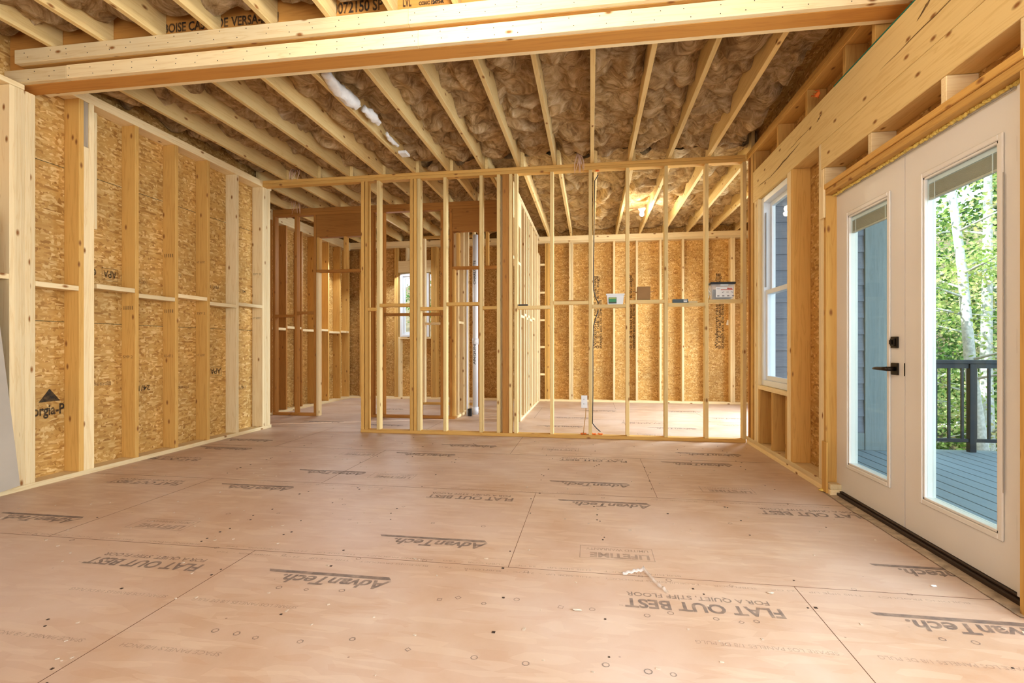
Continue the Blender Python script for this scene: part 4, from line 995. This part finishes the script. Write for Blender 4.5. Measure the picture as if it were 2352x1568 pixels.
def tree(x, y, h, lab, n=5000, kind=0, trunk=.11, spread=1.9, lo=0.25, lean=(0, 0), zg=-2.6, seed=1, leaf=.075):
    rnd = random.Random(seed); t = empty('tree', (x, y, zg)); tagk(t, lab, 'tree', 'trees beyond the deck')
    P = [Vector((x+lean[0]*k/6*h*.1+.10*noise.noise(Vector((k*.7, seed, 0))), y+lean[1]*k/6*h*.1, zg+h*k/6)) for k in range(7)]
    bm = bmesh.new(); addtube(bm, P, [trunk*(1-.13*k) for k in range(7)], 10)
    tips = []
    for k in range(26):
        s_ = rnd.uniform(lo, .97); i = min(5, int(s_*6)); p0 = P[i].lerp(P[i+1], s_*6-i); a = rnd.uniform(0, 6.28)
        ln = spread*rnd.uniform(.5, 1)*(1.15-s_*.6)
        p1 = p0+Vector((math.cos(a)*ln*.5, math.sin(a)*ln*.5, ln*.15)); p2 = p0+Vector((math.cos(a+.3)*ln, math.sin(a+.3)*ln, ln*rnd.uniform(.0, .35)))
        addtube(bm, [p0, p1, p2], [trunk*.22, trunk*.14, .006], 5); tips += [p1, p2, p1.lerp(p2, .5), p1.lerp(p2, .8), p0.lerp(p1, .6)]
    fin('trunk', bm, BARK, t, smooth=True)
    bm = bmesh.new()
    for k in range(n):
        c_ = rnd.choice(tips)+Vector((rnd.gauss(0, .26), rnd.gauss(0, .26), rnd.gauss(0, .16))); s_ = leaf*rnd.uniform(.6, 1.3)
        u_ = Vector((rnd.gauss(0, 1), rnd.gauss(0, 1), rnd.gauss(0, .6))).normalized(); w_ = u_.cross(Vector((rnd.gauss(0, 1), rnd.gauss(0, 1), rnd.gauss(0, 1)))).normalized()
        bm.faces.new([bm.verts.new(c_+u_*s_*.55), bm.verts.new(c_+w_*s_*.3), bm.verts.new(c_-u_*s_*.5), bm.verts.new(c_-w_*s_*.3)])
    fin('foliage', bm, LEAFS[kind], t)
tree(6.0, 8.6, 9.5, 'slender pale-barked tree leaning left, nearest behind the deck railing', 5000, 0, .10, 1.7, .30, (-.9, .2), seed=3)
tree(6.9, 10.2, 10, 'straight birch with yellow-green leaves behind the leaning tree', 6500, 2, .12, 2.2, .2, (.1, 0), seed=5)
tree(5.3, 10.6, 9, 'leafy green tree filling the left of the door view', 7000, 0, .12, 2.2, .12, (.2, 0), seed=8)
tree(8.6, 10.4, 10, 'broad green tree at the right of the door view', 6500, 0, .14, 2.4, .15, (0, 0), seed=9)
tree(7.4, 13.4, 12, 'tall dark tree standing deep in the woods', 8000, 1, .2, 3.0, .08, (0, .1), seed=12, leaf=.12)
tree(10.5, 14.5, 12, 'tall dark-leaved tree farthest right in the woods', 8000, 1, .2, 3.0, .08, (0, 0), seed=13, leaf=.12)
tree(11.6, 8.2, 9, 'pale leafy tree outside to the far right of the deck', 5000, 2, .13, 2.2, .15, (0, 0), seed=14)
tree(-3.9, 14.0, 8, 'green tree outside the small rear window', 7000, 1, .15, 2.0, .1, (0, 0), seed=15, leaf=.1)
GRND = plain('forest_litter', (0.16, 0.12, 0.06), .9, bump=.5, bscale=3, var=.4)
bm = bmesh.new(); g = []
for j in range(34):
    row = []
    for i in range(40):
        x = -14+i*1.4; y = -8+j*1.4; z = -2.6+max(0, (y-12))*.32+max(0, x-12)*.25+.25*noise.noise(Vector((x*.3, y*.3, 0)))
        row.append(bm.verts.new((x, y, z)))
    g.append(row)
for j in range(33):
    for i in range(39): bm.faces.new((g[j][i], g[j][i+1], g[j+1][i+1], g[j+1][i]))
o = fin('ground', bm, GRND, None, smooth=True); o['kind'] = 'structure'
bm = bmesh.new(); rnd = random.Random(44)
for k in range(26000):
    x = rnd.uniform(2, 20); y = rnd.uniform(11, 26)
    c_ = Vector((x, y, -2.4+max(0, (y-12))*.32+max(0, x-12)*.25+rnd.expovariate(.55))); s_ = rnd.uniform(.10, .24)
    if c_.z > 8: continue
    u_ = Vector((rnd.gauss(0, 1), rnd.gauss(0, 1), rnd.gauss(0, 1))).normalized(); w_ = u_.cross(Vector((rnd.gauss(0, 1), rnd.gauss(0, 1), 1))).normalized()
    bm.faces.new([bm.verts.new(c_+u_*s_*.5), bm.verts.new(c_+w_*s_*.35), bm.verts.new(c_-u_*s_*.5), bm.verts.new(c_-w_*s_*.35)])
o = fin('undergrowth', bm, LEAFS[1], None); tagk(o, 'dense green undergrowth on the slope behind the trees', 'undergrowth', kind='stuff')

# ------------------------------------------------------------------ light, sky, camera
w = bpy.data.worlds.new('sky'); bpy.context.scene.world = w; w.use_nodes = True
N = w.node_tree.nodes; L = w.node_tree.links; bg = N['Background']
tc = N.new('ShaderNodeTexCoord'); sp = N.new('ShaderNodeSeparateXYZ'); L.new(tc.outputs['Generated'], sp.inputs[0])
r = ramp(N, [(0.0, (0.55, 0.62, 0.66)), (0.5, (0.86, 0.93, 1.0)), (1.0, (0.55, 0.74, 1.0))])
mr = N.new('ShaderNodeMapRange'); mr.inputs[1].default_value = -1; L.new(sp.outputs[2], mr.inputs[0]); L.new(mr.outputs[0], r.inputs['Fac'])
L.new(r.outputs['Color'], bg.inputs[0]); bg.inputs[1].default_value = 3.0
def sun(e, rot):
    l = bpy.data.lights.new('sun', 'SUN'); l.energy = e; l.color = (1, .95, .86); l.angle = R(1)
    o = bpy.data.objects.new('sun', l); COL.objects.link(o); o.rotation_euler = rot
sun(10, (R(48), 0, R(-70)))
def area(loc, target, sx, sy, e, col, spread=180):
    l = bpy.data.lights.new('window_and_fill_light', 'AREA'); l.shape = 'RECTANGLE'; l.size = sx; l.size_y = sy; l.energy = e; l.color = col; l.spread = R(spread)
    o = bpy.data.objects.new('window_and_fill_light', l); COL.objects.link(o); o.location = loc
    o.rotation_euler = (Vector(target)-Vector(loc)).to_track_quat('-Z', 'Y').to_euler()
DAY = (0.83, 0.92, 1.0)
area((1.76, 0.3, 1.6), (-2.9, 2.7, 1.5), 2.4, 1.6, 128, DAY)        # glazed opening on the right, behind the viewpoint
area((-.8, -3.1, 1.4), (-.8, 4, 1.4), 3.3, 2.2, 42, DAY)              # added soft fill in the opening at the end of the room
area((3.25, 7.4, 1.75), (-1, 6.6, .2), 1.9, 2.0, 190, (.72, .86, 1.0), 140) # bedroom window
area((-4.0, 8.9, 2.6), (-3.2, 7.4, 0), 1.2, .8, 42, (.78, .88, 1.0))    # added fill hung inside the rear room in place of daylight

cam = bpy.data.cameras.new('camera'); co = bpy.data.objects.new('camera', cam); COL.objects.link(co)
th = math.atan(181/1170.)
co.location = (0, 0, 1.03); co.rotation_euler = (math.pi/2, 0, th)
cam.sensor_fit = 'HORIZONTAL'; cam.sensor_width = 36; cam.lens = 36*1170/2352.
cam.shift_x = 0; cam.shift_y = (794-784)/2352.; cam.clip_start = .05; cam.clip_end = 200
sc = bpy.context.scene; sc.camera = co
sc.view_settings.view_transform = 'Standard'; sc.view_settings.look = 'Medium High Contrast'; sc.view_settings.exposure = -0.15
